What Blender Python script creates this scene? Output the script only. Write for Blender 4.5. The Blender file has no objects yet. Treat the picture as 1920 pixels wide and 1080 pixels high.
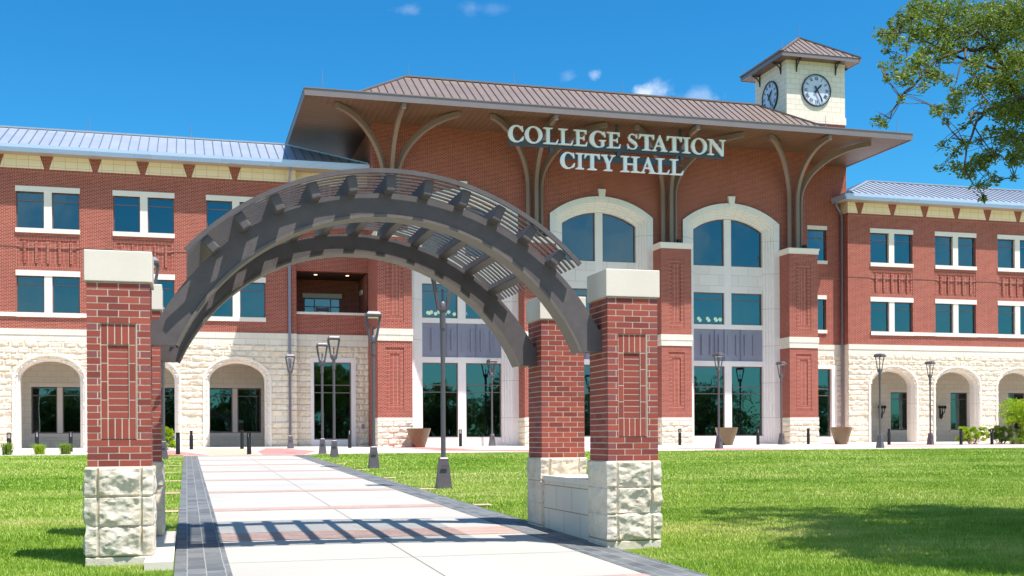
import bpy, bmesh, math, random
import numpy as np
from math import sin, cos, pi, radians, atan2, sqrt, hypot
from mathutils import Vector, Matrix, noise
random.seed(7)
D = bpy.data
scn = bpy.context.scene
col = scn.collection

# ------------------------------------------------------------------ camera
# world frame: X along the facade to the right, Y into the picture (path direction), Z up, eye at the origin
FX = 2164.0 / 1920.0
YAW = math.atan(610 / 2164.0)
cam = D.cameras.new('camera'); cam.sensor_width = 36; cam.lens = FX * 36
cam.shift_y = 281.6 / 1920; cam.clip_start = 0.1; cam.clip_end = 5000
camo = D.objects.new('camera', cam); col.objects.link(camo)
phi = 0.0055
r_ = Vector((cos(YAW), -sin(YAW), 0)); f_ = Vector((sin(YAW), cos(YAW), 0)); w_ = Vector((0, 0, 1))
xc = r_ * cos(phi) - w_ * sin(phi); yc = r_ * sin(phi) + w_ * cos(phi); zc = -f_
camo.matrix_world = Matrix(((xc.x, yc.x, zc.x, 0), (xc.y, yc.y, zc.y, 0), (xc.z, yc.z, zc.z, 0), (0, 0, 0, 1)))
scn.camera = camo

# ------------------------------------------------------------------ sky, sun, exposure
SUN = Vector((0.265, -0.333, 1.0)).normalized()
ELEV = math.asin(SUN.z); AZ = atan2(SUN.x, SUN.y)
scn.view_settings.view_transform = 'Standard'; scn.view_settings.look = 'None'
scn.view_settings.exposure = 0.55; scn.view_settings.gamma = 1; scn.view_settings.use_curve_mapping = False

class NT:
    """tiny node-tree helper"""
    def __init__(s, tree): s.t = tree; s.n = tree.nodes; s.l = tree.links
    def new(s, typ, **kw):
        nd = s.n.new(typ)
        for k, v in kw.items():
            if hasattr(nd, k) and not k.startswith('i_'): setattr(nd, k, v)
        return nd
    def link(s, a, b): s.l.new(a, b)
    def val(s, sock, v):
        if hasattr(v, 'is_linked') or isinstance(v, bpy.types.NodeSocket): s.link(v, sock)
        else: sock.default_value = v
    def math(s, op, a, b=None, c=None, clamp=False):
        nd = s.n.new('ShaderNodeMath'); nd.operation = op; nd.use_clamp = clamp
        s.val(nd.inputs[0], a)
        if b is not None: s.val(nd.inputs[1], b)
        if c is not None: s.val(nd.inputs[2], c)
        return nd.outputs[0]
    def mix(s, fac, a, b, typ='MIX'):
        nd = s.n.new('ShaderNodeMix'); nd.data_type = 'RGBA'; nd.blend_type = typ
        s.val(nd.inputs[0], fac); s.val(nd.inputs[6], a); s.val(nd.inputs[7], b)
        return nd.outputs[2]
    def noise(s, vec, scale, detail=3, rough=.55, dim='3D'):
        nd = s.n.new('ShaderNodeTexNoise'); nd.noise_dimensions = dim
        if vec is not None: s.link(vec, nd.inputs['Vector'])
        nd.inputs['Scale'].default_value = scale; nd.inputs['Detail'].default_value = detail; nd.inputs['Roughness'].default_value = rough
        return nd.outputs[0]
    def ramp(s, fac, stops):
        nd = s.n.new('ShaderNodeValToRGB'); s.link(fac, nd.inputs[0])
        e = nd.color_ramp.elements
        while len(e) < len(stops): e.new(0.5)
        for i, (p, c) in enumerate(stops): e[i].position = p; e[i].color = c if len(c) == 4 else (*c, 1)
        return nd.outputs[0]
    def comb(s, x, y, z=0.0):
        nd = s.n.new('ShaderNodeCombineXYZ')
        s.val(nd.inputs[0], x); s.val(nd.inputs[1], y); s.val(nd.inputs[2], z); return nd.outputs[0]
    def sep(s, v):
        nd = s.n.new('ShaderNodeSeparateXYZ'); s.link(v, nd.inputs[0]); return nd.outputs

def c4(c): return (c[0], c[1], c[2], 1)
def srgb(r, g, b):
    f = lambda v: (v / 255 / 12.92) if v / 255 <= 0.04045 else ((v / 255 + 0.055) / 1.055) ** 2.4
    return (f(r), f(g), f(b))

world = D.worlds.new('World'); scn.world = world; world.use_nodes = True
W = NT(world.node_tree); W.n.clear()
sky = W.new('ShaderNodeTexSky'); sky.sky_type = 'NISHITA'; sky.sun_disc = False
sky.sun_elevation = ELEV; sky.sun_rotation = AZ; sky.air_density = 1.0; sky.dust_density = 0.6; sky.ozone_density = 2.2
bg = W.new('ShaderNodeBackground'); bg.inputs[1].default_value = 0.103
wo = W.new('ShaderNodeOutputWorld')
tc = W.new('ShaderNodeTexCoord'); gen = tc.outputs['Generated']
hs = W.new('ShaderNodeHueSaturation'); hs.inputs['Saturation'].default_value = 1.35; hs.inputs['Value'].default_value = 1.0
W.link(sky.outputs[0], hs.inputs['Color'])
base_sky = W.mix(1.0, hs.outputs[0], (.40, 1.06, 1.18, 1), 'MULTIPLY')
sx, sy, sz = W.sep(gen)
# small fair-weather clouds beyond the roof, in fixed directions of the sky
def direction(az_u, el_v):
    d = f_ + r_ * az_u + w_ * el_v; d.normalize(); return d
cloud = None
n1 = W.noise(gen, 26, 6, .62); n2 = W.noise(gen, 60, 5, .6)
for (u, v, rad, sq, amt) in [(.118, .297, .021, 1.8, .66), (.168, .293, .021, 2.0, .24), (.074, .314, .008, 1.3, .30), (.05, .313, .009, 1.4, .12),
                             (-.088, .371, .018, 2.3, .14), (-.032, .373, .013, 1.8, .10), (-.014, .372, .014, 2.2, .07)]:
    d = direction(u, v)
    sub = W.new('ShaderNodeVectorMath', operation='SUBTRACT'); W.link(gen, sub.inputs[0]); sub.inputs[1].default_value = d
    ax, ay, az_ = W.sep(sub.outputs[0])
    hor = W.math('ADD', W.math('MULTIPLY', ax, ax), W.math('MULTIPLY', ay, ay))
    ver = W.math('MULTIPLY', W.math('MULTIPLY', az_, az_), sq * sq)
    dist = W.math('SQRT', W.math('ADD', hor, ver))
    k = W.math('SUBTRACT', 1.0, W.math('DIVIDE', dist, rad))
    k = W.math('ADD', k, W.math('MULTIPLY', W.math('SUBTRACT', n1, .5), 3.0))
    k = W.math('ADD', k, W.math('MULTIPLY', W.math('SUBTRACT', n2, .5), 1.6))
    inr = W.math('SUBTRACT', 1.5, W.math('DIVIDE', dist, rad), clamp=True)
    k = W.math('MULTIPLY', W.math('MULTIPLY', W.math('MULTIPLY', k, 1.3, clamp=True), inr), amt)
    cloud = k if cloud is None else W.math('MAXIMUM', cloud, k)
# broken cumulus in the half of the sky behind the viewer (seen only in the windows)
nb = W.noise(gen, 5.5, 7, .6)
back = W.math('MULTIPLY', W.math('MULTIPLY', W.math('SUBTRACT', nb, .43), 4.5, clamp=True), W.math('MULTIPLY', W.math('SUBTRACT', -0.1, sy), 6.0, clamp=True))
back = W.math('MULTIPLY', back, W.math('MULTIPLY', sz, 5.0, clamp=True))
back = W.math('MULTIPLY', back, 1.0, clamp=True)
cloud = W.math('MAXIMUM', cloud, back)
final = W.mix(cloud, base_sky, (7.5, 8.0, 8.6, 1))
W.link(final, bg.inputs[0]); W.link(bg.outputs[0], wo.inputs[0])

sl = D.lights.new('sun', 'SUN'); sl.energy = 5.0; sl.angle = radians(0.5); sl.color = (1, .955, .915)
so = D.objects.new('sun', sl); col.objects.link(so)
so.rotation_euler = (-SUN).to_track_quat('-Z', 'Y').to_euler()

# ------------------------------------------------------------------ helpers
def tag(o, label=None, cat=None, group=None, kind=None):
    if label: o['label'] = label
    if cat: o['category'] = cat
    if group: o['group'] = group
    if kind: o['kind'] = kind
    return o
def empty(name, loc=(0, 0, 0), rz=0, **kw):
    o = D.objects.new(name, None); col.objects.link(o); o.location = loc; o.rotation_euler = (0, 0, rz); o.empty_display_size = .3
    return tag(o, **kw)
def copy_tree(o, parent=None):
    c = o.copy(); col.objects.link(c)
    if parent is not None: c.parent = parent
    for ch in [x for x in D.objects if x.parent == o]: copy_tree(ch, c)
    return c

class MB:
    def __init__(s): s.v = []; s.f = []; s.m = []
    def add(s, vs, fs, m=0):
        b = len(s.v); s.v += [tuple(p) for p in vs]
        for f in fs: s.f.append(tuple(b + i for i in f)); s.m.append(m)
    def box(s, x0, x1, y0, y1, z0, z1, m=0):
        s.add([(x0,y0,z0),(x1,y0,z0),(x1,y1,z0),(x0,y1,z0),(x0,y0,z1),(x1,y0,z1),(x1,y1,z1),(x0,y1,z1)],
              [(0,3,2,1),(4,5,6,7),(0,1,5,4),(1,2,6,5),(2,3,7,6),(3,0,4,7)], m)
    def quad(s, a, b, c, d, m=0): s.add([a,b,c,d], [(0,1,2,3)], m)
    def prism(s, poly, vec, m=0):
        n = len(poly); vec = Vector(vec); top = [tuple(Vector(p) + vec) for p in poly]
        fs = [tuple(range(n)), tuple(range(2*n-1, n-1, -1))] + [(i, i+n, (i+1) % n + n, (i+1) % n) for i in range(n)]
        s.add(list(poly) + top, fs, m)
    def xz(s, poly, y0, y1, m=0): s.prism([(x, y0, z) for x, z in poly], (0, y1-y0, 0), m)
    def bar(s, p, q, w, h, m=0, up=(0,0,1)):
        p = Vector(p); q = Vector(q); d = (q-p).normalized(); u = Vector(up)
        sd = d.cross(u); 
        if sd.length < 1e-4: sd = Vector((1,0,0))
        sd.normalize(); u = sd.cross(d).normalized()
        o = [sd*(-w/2)+u*(-h/2), sd*(w/2)+u*(-h/2), sd*(w/2)+u*(h/2), sd*(-w/2)+u*(h/2)]
        s.add([tuple(p+a) for a in o] + [tuple(q+a) for a in o], [(0,1,2,3),(7,6,5,4),(0,4,5,1),(1,5,6,2),(2,6,7,3),(3,7,4,0)], m)
    def sweep(s, path, sect, m=0, side=None, closed_ends=True):
        """sect: list of (a,b) offsets; a along side vector, b along normal (side x tangent)"""
        n = len(sect); rings = []
        for i, p in enumerate(path):
            p = Vector(p); t = (Vector(path[min(i+1, len(path)-1)]) - Vector(path[max(i-1, 0)])).normalized()
            sd = Vector(side) if side is not None else t.cross(Vector((0,0,1)))
            if side is None and sd.length < .02: sd = Vector((1,0,0))
            sd = (sd - t*sd.dot(t)).normalized(); nn = sd.cross(t).normalized()
            rings.append([tuple(p + sd*a + nn*b) for a, b in sect])
        vs = [v for r in rings for v in r]; fs = []
        for i in range(len(rings)-1):
            for j in range(n):
                k = (j+1) % n; fs.append((i*n+j, i*n+k, (i+1)*n+k, (i+1)*n+j))
        if closed_ends: fs.append(tuple(range(n-1, -1, -1))); fs.append(tuple((len(rings)-1)*n+j for j in range(n)))
        s.add(vs, fs, m)
    def tube(s, path, rad, n=6, m=0):
        rads = rad if isinstance(rad, (list, tuple)) else [rad]*len(path)
        vs = []; fs = []; prev = None
        for i, p in enumerate(path):
            p = Vector(p); t = (Vector(path[min(i+1, len(path)-1)]) - Vector(path[max(i-1, 0)])).normalized()
            if prev is None: prev = t.orthogonal().normalized()
            prev = (prev - t*prev.dot(t)).normalized(); q = t.cross(prev)
            vs += [tuple(p + prev*rads[i]*cos(2*pi*j/n) + q*rads[i]*sin(2*pi*j/n)) for j in range(n)]
        for i in range(len(path)-1):
            for j in range(n):
                k = (j+1) % n; fs.append((i*n+j, i*n+k, (i+1)*n+k, (i+1)*n+j))
        fs.append(tuple(range(n-1, -1, -1))); fs.append(tuple((len(path)-1)*n+j for j in range(n)))
        s.add(vs, fs, m)
    def lathe(s, prof, n=24, c=(0,0,0), m=0, rot=0.0):
        vs = []; fs = []
        for r, z in prof: vs += [(c[0]+r*cos(2*pi*j/n+rot), c[1]+r*sin(2*pi*j/n+rot), c[2]+z) for j in range(n)]
        for i in range(len(prof)-1):
            for j in range(n):
                k = (j+1) % n; fs.append((i*n+j, i*n+k, (i+1)*n+k, (i+1)*n+j))
        fs.append(tuple(range(n-1, -1, -1))); fs.append(tuple((len(prof)-1)*n+j for j in range(n)))
        s.add(vs, fs, m)
    def build(s, name, mats, parent=None, smooth=False, recalc=True, bevel=0, **kw):
        me = D.meshes.new(name); me.from_pydata(s.v, [], s.f)
        mats = mats if isinstance(mats, (list, tuple)) else [mats]
        for m in mats: me.materials.append(m)
        if len(mats) > 1: me.polygons.foreach_set('material_index', s.m)
        if recalc:
            bm = bmesh.new(); bm.from_mesh(me); bmesh.ops.recalc_face_normals(bm, faces=bm.faces); bm.to_mesh(me); bm.free()
        if smooth:
            me.polygons.foreach_set('use_smooth', [True]*len(me.polygons))
            if smooth is not True: me.set_sharp_from_angle(angle=radians(smooth))
        me.update()
        o = D.objects.new(name, me); col.objects.link(o)
        if parent is not None: o.parent = parent
        if bevel:
            b = o.modifiers.new('edge', 'BEVEL'); b.width = bevel; b.segments = 2; b.limit_method = 'ANGLE'
        return tag(o, **kw)

def big_mesh(name, V, F, mat, attr=None, **kw):
    """numpy verts (n,3), faces (m,3) or (m,4)"""
    k = F.shape[1]; me = D.meshes.new(name)
    me.vertices.add(len(V)); me.vertices.foreach_set('co', V.astype('f').ravel())
    me.loops.add(F.size); me.loops.foreach_set('vertex_index', F.astype('i').ravel())
    me.polygons.add(len(F)); me.polygons.foreach_set('loop_start', np.arange(0, F.size, k, dtype='i'))
    me.polygons.foreach_set('loop_total', np.full(len(F), k, dtype='i'))
    me.materials.append(mat); me.polygons.foreach_set('use_smooth', [False]*len(F)); me.update(calc_edges=True)
    if attr is not None:
        a = me.attributes.new('tint', 'FLOAT', 'POINT'); a.data.foreach_set('value', attr.astype('f'))
    o = D.objects.new(name, me); col.objects.link(o); par = kw.pop('parent', None)
    if par is not None: o.parent = par
    return tag(o, **kw)

# ------------------------------------------------------------------ materials
def mat(name):
    m = D.materials.new(name); m.use_nodes = True; t = NT(m.node_tree)
    p = t.n['Principled BSDF']; return m, t, p
def plain(name, color, rough=.6, metal=0.0, spec=.5, var=0.12, scale=3.0, bump=0.0, bscale=60):
    m, t, p = mat(name); tcn = t.new('ShaderNodeTexCoord'); v = tcn.outputs['Object']
    nz = t.noise(v, scale, 5, .6); nf = t.noise(v, scale*9, 3, .6)
    k = t.math('ADD', t.math('MULTIPLY', t.math('SUBTRACT', nz, .5), var*2), t.math('MULTIPLY', t.math('SUBTRACT', nf, .5), var))
    k = t.math('ADD', k, 1.0)
    cc = t.new('ShaderNodeVectorMath', operation='SCALE'); cc.inputs[0].default_value = color; t.link(k, cc.inputs['Scale'])
    t.link(cc.outputs[0], p.inputs['Base Color'])
    p.inputs['Roughness'].default_value = rough; p.inputs['Metallic'].default_value = metal; p.inputs['Specular IOR Level'].default_value = spec
    rr = t.math('ADD', t.math('MULTIPLY', t.math('SUBTRACT', nz, .5), .25), rough); t.link(rr, p.inputs['Roughness'])
    if bump:
        b = t.new('ShaderNodeBump'); b.inputs['Strength'].default_value = bump; b.inputs['Distance'].default_value = .01
        t.link(t.noise(v, bscale, 3, .6), b.inputs['Height']); t.link(b.outputs[0], p.inputs['Normal'])
    return m
def blocks(name, ca, cb, mortar, bw, bh, joint, vert=False, rough=.85, offset=.5, noise_amt=.15, bump=.35, stain=0.0, flat=False, fine=0.0):
    """brick/block pattern on axis-aligned walls: u = x + y, v = z (flat: u = x, v = y)"""
    m, t, p = mat(name); tcn = t.new('ShaderNodeTexCoord'); v = tcn.outputs['Object']
    x, y, z = t.sep(v)
    u_ = x if flat else t.math('ADD', x, y); v_ = y if flat else z
    vec = t.comb(v_, u_) if vert else t.comb(u_, v_)
    b = t.new('ShaderNodeTexBrick'); b.offset = offset; b.squash = 1; t.link(vec, b.inputs['Vector'])
    b.inputs['Color1'].default_value = c4(ca); b.inputs['Color2'].default_value = c4(cb); b.inputs['Mortar'].default_value = c4(mortar)
    b.inputs['Scale'].default_value = 1; b.inputs['Mortar Size'].default_value = joint; b.inputs['Mortar Smooth'].default_value = .1
    b.inputs['Bias'].default_value = 0; b.inputs['Brick Width'].default_value = bw; b.inputs['Row Height'].default_value = bh
    nz = t.noise(v, .7, 5, .6); nf = t.noise(v, 22, 3, .6)
    k = t.math('ADD', t.math('MULTIPLY', t.math('SUBTRACT', nz, .5), noise_amt*2), t.math('MULTIPLY', t.math('SUBTRACT', nf, .5), noise_amt*1.2 + fine))
    if stain:
        sv = t.comb(t.math('MULTIPLY', t.math('ADD', x, y), 6.0), t.math('MULTIPLY', z, .35))
        k = t.math('ADD', k, t.math('MULTIPLY', t.math('SUBTRACT', t.noise(sv, 1.0, 4, .6), .5), stain))
    sc = t.new('ShaderNodeVectorMath', operation='SCALE'); t.link(b.outputs['Color'], sc.inputs[0]); t.link(t.math('ADD', k, 1.0), sc.inputs['Scale'])
    t.link(sc.outputs[0], p.inputs['Base Color']); p.inputs['Roughness'].default_value = rough; p.inputs['Specular IOR Level'].default_value = .25
    if bump:
        bp = t.new('ShaderNodeBump'); bp.inputs['Strength'].default_value = bump; bp.inputs['Distance'].default_value = .008
        h = t.math('ADD', t.math('MULTIPLY', b.outputs['Fac'], -1.0), t.math('MULTIPLY', nf, .5))
        t.link(h, bp.inputs['Height']); t.link(bp.outputs[0], p.inputs['Normal'])
    return m

BR_A, BR_B, BR_M = srgb(160, 64, 53), srgb(126, 46, 39), srgb(200, 146, 128)
M = {}
M['brick'] = blocks('brick_running_bond', BR_A, BR_B, BR_M, .2032, .0677, .0105, stain=.22)
M['brick_stack'] = blocks('brick_stack_bond', BR_A, BR_B, BR_M, .2032, .0677, .0105, offset=0, stain=.22)
M['soldier'] = blocks('brick_soldier_course', BR_A, BR_B, BR_M, .2032, .0677, .0105, vert=True, offset=0)
M['cream'] = blocks('cream_cast_stone', srgb(240, 227, 213), srgb(234, 220, 204), srgb(202, 184, 154), .6096, .3048, .006, noise_amt=.05, bump=.15)
M['tower'] = blocks('tower_cream_block', srgb(240, 229, 213), srgb(236, 224, 206), srgb(202, 180, 146), .6096, .3048, .009, noise_amt=.05, bump=.15)
M['frieze'] = blocks('frieze_cream_block', srgb(255, 230, 198), srgb(252, 226, 192), srgb(210, 174, 134), .562, .32, .008, offset=0, noise_amt=.05, bump=.15)
M['cream_plain'] = plain('cream_stone_plain', srgb(243, 229, 218), .8, var=.05, scale=1.2, bump=.12, bscale=90)
M['cap'] = plain('smooth_limestone_cap', srgb(224, 213, 198), .75, var=.09, scale=2.2, bump=.10, bscale=120)
M['portal'] = plain('grey_white_limestone', srgb(244, 232, 228), .8, var=.07, scale=.8)
M['portal_blk'] = blocks('grey_white_limestone_blocks', srgb(244, 232, 228), srgb(236, 225, 219), srgb(196, 172, 144), 1.22, .61, .008, noise_amt=.05, bump=.1, stain=.10)
M['joint'] = plain('tan_mortar', srgb(178, 150, 112), .9, var=.1)
M['rock'] = blocks('split_face_limestone', srgb(242, 227, 208), srgb(234, 214, 192), srgb(208, 180, 148), .6096, .3048, .010, noise_amt=.16, bump=.5, stain=.10, fine=.15)
M['bronze'] = plain('bronze_sheet_metal', srgb(140, 124, 122), .4, .35, var=.08, scale=1.5)
M['bronze_roof'] = plain('bronze_standing_seam', srgb(132, 115, 106), .45, .25, var=.08, scale=1.2)
M['seam'] = plain('dark_seam_metal', srgb(80, 62, 58), .5, .4, var=.1)
M['silver'] = plain('silver_standing_seam', srgb(172, 178, 186), .42, .35, var=.05, scale=1.0)
M['silver_seam'] = plain('shaded_silver_seam', srgb(96, 112, 142), .5, .2, var=.1)  # shaded rib sides put into the colour, darker than the roof sheet
M['gutter'] = plain('sky_tinted_gutter_metal', srgb(190, 208, 246), .30, .1, var=.05, scale=.8)  # the blue is reflected sky put into the base colour
M['wing_soffit'] = plain('grey_brown_wing_soffit', srgb(172, 158, 146), .6, 0, var=.05)
M['frame'] = plain('window_frame_bronze', srgb(120, 100, 100), .45, .3, var=.08)
M['panel'] = plain('slate_grey_metal_panel', srgb(146, 142, 160), .5, .1, var=.14, scale=.9)
M['bracket'] = plain('taupe_painted_steel', srgb(134, 112, 102), .5, .0, var=.06)
M['dark_steel'] = plain('dark_bronze_weathered_steel', srgb(94, 87, 87), .48, .0, spec=.4, var=.30, scale=7, bump=.35, bscale=240)
M['arch_lip'] = plain('weathered_flange_path_bounce', srgb(112, 102, 94), .5, .2, var=.25, scale=5, bump=.3, bscale=160)  # paler than the beam steel: light bounced off the path, put into the colour
M['lamp'] = plain('grey_bronze_lamp_paint', srgb(104, 96, 100), .45, .3, var=.08)
M['downspout'] = plain('mauve_grey_downspout', srgb(146, 140, 154), .4, .35, var=.06)
M['sign_bar'] = plain('blue_grey_sign_steel', srgb(72, 80, 92), .5, .1, var=.08)
M['white'] = plain('white_letter_enamel', srgb(250, 246, 250), .4, 0, var=.02)
M['black'] = plain('black_powder_coat', srgb(34, 32, 32), .4, .2, var=.1)
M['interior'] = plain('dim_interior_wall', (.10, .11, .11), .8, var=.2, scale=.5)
M['planter'] = plain('bronze_glazed_planter', srgb(120, 98, 74), .25, .15, var=.08)
M['bark'] = plain('oak_bark', srgb(92, 80, 68), .9, 0, var=.3, scale=10, bump=.6, bscale=60)
M['terracotta'] = plain('pendant', srgb(240, 230, 200), .6)
M['slate'] = None

def groove_mat(name, color, axis, pitch=.30, rough=.42, metal=.0):
    m, t, p = mat(name); v = t.new('ShaderNodeTexCoord').outputs['Object']; s = t.sep(v)
    w = t.math('FRACT', t.math('DIVIDE', s[axis], pitch)); g = t.math('LESS_THAN', w, .12)
    nz = t.noise(v, 1.3, 3); k = t.math('ADD', .92, t.math('MULTIPLY', nz, .16))
    cc = t.mix(g, c4(color), c4([c*.55 for c in color]))
    sc = t.new('ShaderNodeVectorMath', operation='SCALE'); t.link(cc, sc.inputs[0]); t.link(k, sc.inputs['Scale']); t.link(sc.outputs[0], p.inputs['Base Color'])
    p.inputs['Roughness'].default_value = rough; p.inputs['Metallic'].default_value = metal
    b = t.new('ShaderNodeBump'); b.inputs['Distance'].default_value = .03; b.inputs['Strength'].default_value = .8
    t.link(t.math('ABSOLUTE', t.math('SUBTRACT', w, .5)), b.inputs['Height']); t.link(b.outputs[0], p.inputs['Normal'])
    return m
SOF = srgb(116, 88, 70)
M['soffit_x'] = groove_mat('soffit_boards_across', SOF, 1)
M['soffit_y'] = groove_mat('soffit_boards_outward', SOF, 0)

def emission(name, color, strength):
    m, t, p = mat(name); p.inputs['Base Color'].default_value = c4(color); p.inputs['Emission Color'].default_value = c4(color); p.inputs['Emission Strength'].default_value = strength
    return m
M['glow'] = emission('lit_ceiling_fitting', (1, .74, .44), 3.2)
M['glow_dim'] = emission('lit_downlight', (1, .9, .7), .8)

def glass_mat():
    m, t, p = mat('tinted_reflective_glass'); out = t.n['Material Output']; t.n.remove(p)
    v = t.new('ShaderNodeTexCoord').outputs['Object']
    g = t.new('ShaderNodeBsdfGlossy'); g.inputs['Color'].default_value = (.60, .90, .98, 1); g.inputs['Roughness'].default_value = .012
    tr = t.new('ShaderNodeBsdfTransparent'); tr.inputs['Color'].default_value = (.34, .42, .40, 1)
    lw = t.new('ShaderNodeLayerWeight'); lw.inputs[0].default_value = .25
    fac = t.math('ADD', .145, t.math('MULTIPLY', lw.outputs['Fresnel'], .4), clamp=True)
    mx = t.new('ShaderNodeMixShader'); t.link(fac, mx.inputs[0]); t.link(tr.outputs[0], mx.inputs[1]); t.link(g.outputs[0], mx.inputs[2])
    b = t.new('ShaderNodeBump'); b.inputs['Strength'].default_value = .08; b.inputs['Distance'].default_value = .05
    t.link(t.noise(v, 1.1, 1, .4), b.inputs['Height']); t.link(b.outputs[0], g.inputs['Normal'])
    t.link(mx.outputs[0], out.inputs[0]); return m
M['glass'] = glass_mat()

def pillar_brick_mat():
    m, t, p = mat('face_brick_units'); a = t.new('ShaderNodeAttribute'); a.attribute_name = 'tint'
    v = t.new('ShaderNodeTexCoord').outputs['Object']
    c = t.ramp(a.outputs['Fac'], [(0, srgb(128, 58, 50)), (.3, srgb(150, 70, 58)), (.6, srgb(160, 76, 62)), (.8, srgb(172, 84, 66)), (1, srgb(140, 78, 76))])
    nf = t.noise(v, 90, 4, .65); nz = t.noise(v, 12, 3, .6)
    k = t.math('ADD', .82, t.math('ADD', t.math('MULTIPLY', nf, .22), t.math('MULTIPLY', nz, .14)))
    sp = t.math('GREATER_THAN', t.noise(v, 140, 2, .5), .73)   # dark pits in the brick face
    k = t.math('MULTIPLY', k, t.math('SUBTRACT', 1.0, t.math('MULTIPLY', sp, .45)))
    sc = t.new('ShaderNodeVectorMath', operation='SCALE'); t.link(c, sc.inputs[0]); t.link(k, sc.inputs['Scale']); t.link(sc.outputs[0], p.inputs['Base Color'])
    p.inputs['Roughness'].default_value = .85
    b = t.new('ShaderNodeBump'); b.inputs['Strength'].default_value = .5; b.inputs['Distance'].default_value = .004; t.link(nf, b.inputs['Height']); t.link(b.outputs[0], p.inputs['Normal'])
    return m
M['unit_brick'] = pillar_brick_mat()
M['mortar'] = plain('light_mortar', srgb(206, 190, 172), .95, var=.12, scale=10, bump=.4, bscale=120)

def rock_near_mat():
    m, t, p = mat('rock_faced_limestone_block'); v = t.new('ShaderNodeTexCoord').outputs['Object']
    a = t.new('ShaderNodeAttribute'); a.attribute_name = 'tint'
    nz = t.noise(v, 5, 5, .6); nf = t.noise(v, 55, 5, .7)
    base = t.ramp(nz, [(.25, srgb(200, 186, 160)), (.5, srgb(218, 207, 188)), (.8, srgb(228, 218, 202))])
    cc = t.mix(a.outputs['Fac'], base, c4(srgb(204, 178, 140)))
    k = t.math('ADD', .86, t.math('MULTIPLY', nf, .26))
    sc = t.new('ShaderNodeVectorMath', operation='SCALE'); t.link(cc, sc.inputs[0]); t.link(k, sc.inputs['Scale']); t.link(sc.outputs[0], p.inputs['Base Color'])
    p.inputs['Roughness'].default_value = .9
    b = t.new('ShaderNodeBump'); b.inputs['Strength'].default_value = .8; b.inputs['Distance'].default_value = .008; t.link(nf, b.inputs['Height']); t.link(b.outputs[0], p.inputs['Normal'])
    return m
M['rock_near'] = rock_near_mat()

def grass_ground():
    m, t, p = mat('lawn_ground'); v = t.new('ShaderNodeTexCoord').outputs['Object']
    a = t.noise(v, .22, 5, .6); b2 = t.noise(v, 2.3, 5, .65); c = t.noise(v, 45, 3, .6)
    s = t.math('ADD', t.math('MULTIPLY', a, .5), t.math('ADD', t.math('MULTIPLY', b2, .3), t.math('MULTIPLY', c, .2)))
    cc = t.ramp(s, [(.36, srgb(84, 104, 36)), (.5, srgb(110, 130, 50)), (.62, srgb(150, 150, 84))])
    t.link(cc, p.inputs['Base Color']); p.inputs['Roughness'].default_value = .95; p.inputs['Specular IOR Level'].default_value = .1
    bp = t.new('ShaderNodeBump'); bp.inputs['Strength'].default_value = .9; bp.inputs['Distance'].default_value = .03; t.link(c, bp.inputs['Height']); t.link(bp.outputs[0], p.inputs['Normal'])
    return m
M['lawn'] = grass_ground()
def leafy(name, ramp, scale=.5, fine=9.0, trans=.35, rough=.5, spec=.3):
    m, t, p = mat(name); out = t.n['Material Output']; v = t.new('ShaderNodeTexCoord').outputs['Object']
    mp = t.new('ShaderNodeMapping'); t.link(v, mp.inputs[0]); mp.inputs['Scale'].default_value = (.55, 1.3, 1) if name == 'grass_blades' else (1, 1, 1); v2 = mp.outputs[0]
    a = t.noise(v2, scale, 5, .65); b2 = t.noise(v2, fine, 4, .7); at = t.new('ShaderNodeAttribute'); at.attribute_name = 'tint'
    s = t.math('ADD', t.math('MULTIPLY', a, .52), t.math('ADD', t.math('MULTIPLY', b2, .28), t.math('MULTIPLY', at.outputs['Fac'], .2))) if name == 'grass_blades' else t.math('ADD', t.math('MULTIPLY', a, .40), t.math('ADD', t.math('MULTIPLY', b2, .2), t.math('MULTIPLY', at.outputs['Fac'], .4)))
    cc = t.ramp(s, ramp); t.link(cc, p.inputs['Base Color']); p.inputs['Roughness'].default_value = rough; p.inputs['Specular IOR Level'].default_value = spec
    tl = t.new('ShaderNodeBsdfTranslucent'); hs_ = t.mix(.5, cc, (.35, .5, .04, 1)); t.link(hs_, tl.inputs['Color'])
    mx = t.new('ShaderNodeMixShader'); mx.inputs[0].default_value = trans; t.link(p.outputs[0], mx.inputs[1]); t.link(tl.outputs[0], mx.inputs[2]); t.link(mx.outputs[0], out.inputs[0])
    return m
M['blade'] = leafy('grass_blades', [(.34, srgb(92, 134, 30)), (.43, srgb(134, 170, 50)), (.50, srgb(164, 190, 74)), (.58, srgb(204, 208, 116)), (.68, srgb(226, 210, 156))], .30, 2.6, .08)
M['oak'] = leafy('live_oak_leaf', [(.2, srgb(66, 84, 28)), (.42, srgb(96, 116, 44)), (.62, srgb(136, 150, 66)), (.85, srgb(192, 196, 118))], 1.5, 9, .25, .5, .3)
M['far_oak'] = leafy('shade_tree_leaf', [(.2, srgb(26, 44, 18)), (.5, srgb(48, 74, 28)), (.8, srgb(82, 106, 44))], .5, 4, .2)
M['lime'] = leafy('young_yellow_green_leaf', [(.2, srgb(110, 140, 20)), (.5, srgb(160, 190, 30)), (.8, srgb(204, 220, 60))], 1, 6, .4)
M['shrub'] = leafy('shrub_leaf', [(.2, srgb(70, 98, 30)), (.5, srgb(110, 140, 44)), (.8, srgb(170, 186, 80))], 1, 6, .3)

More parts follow.
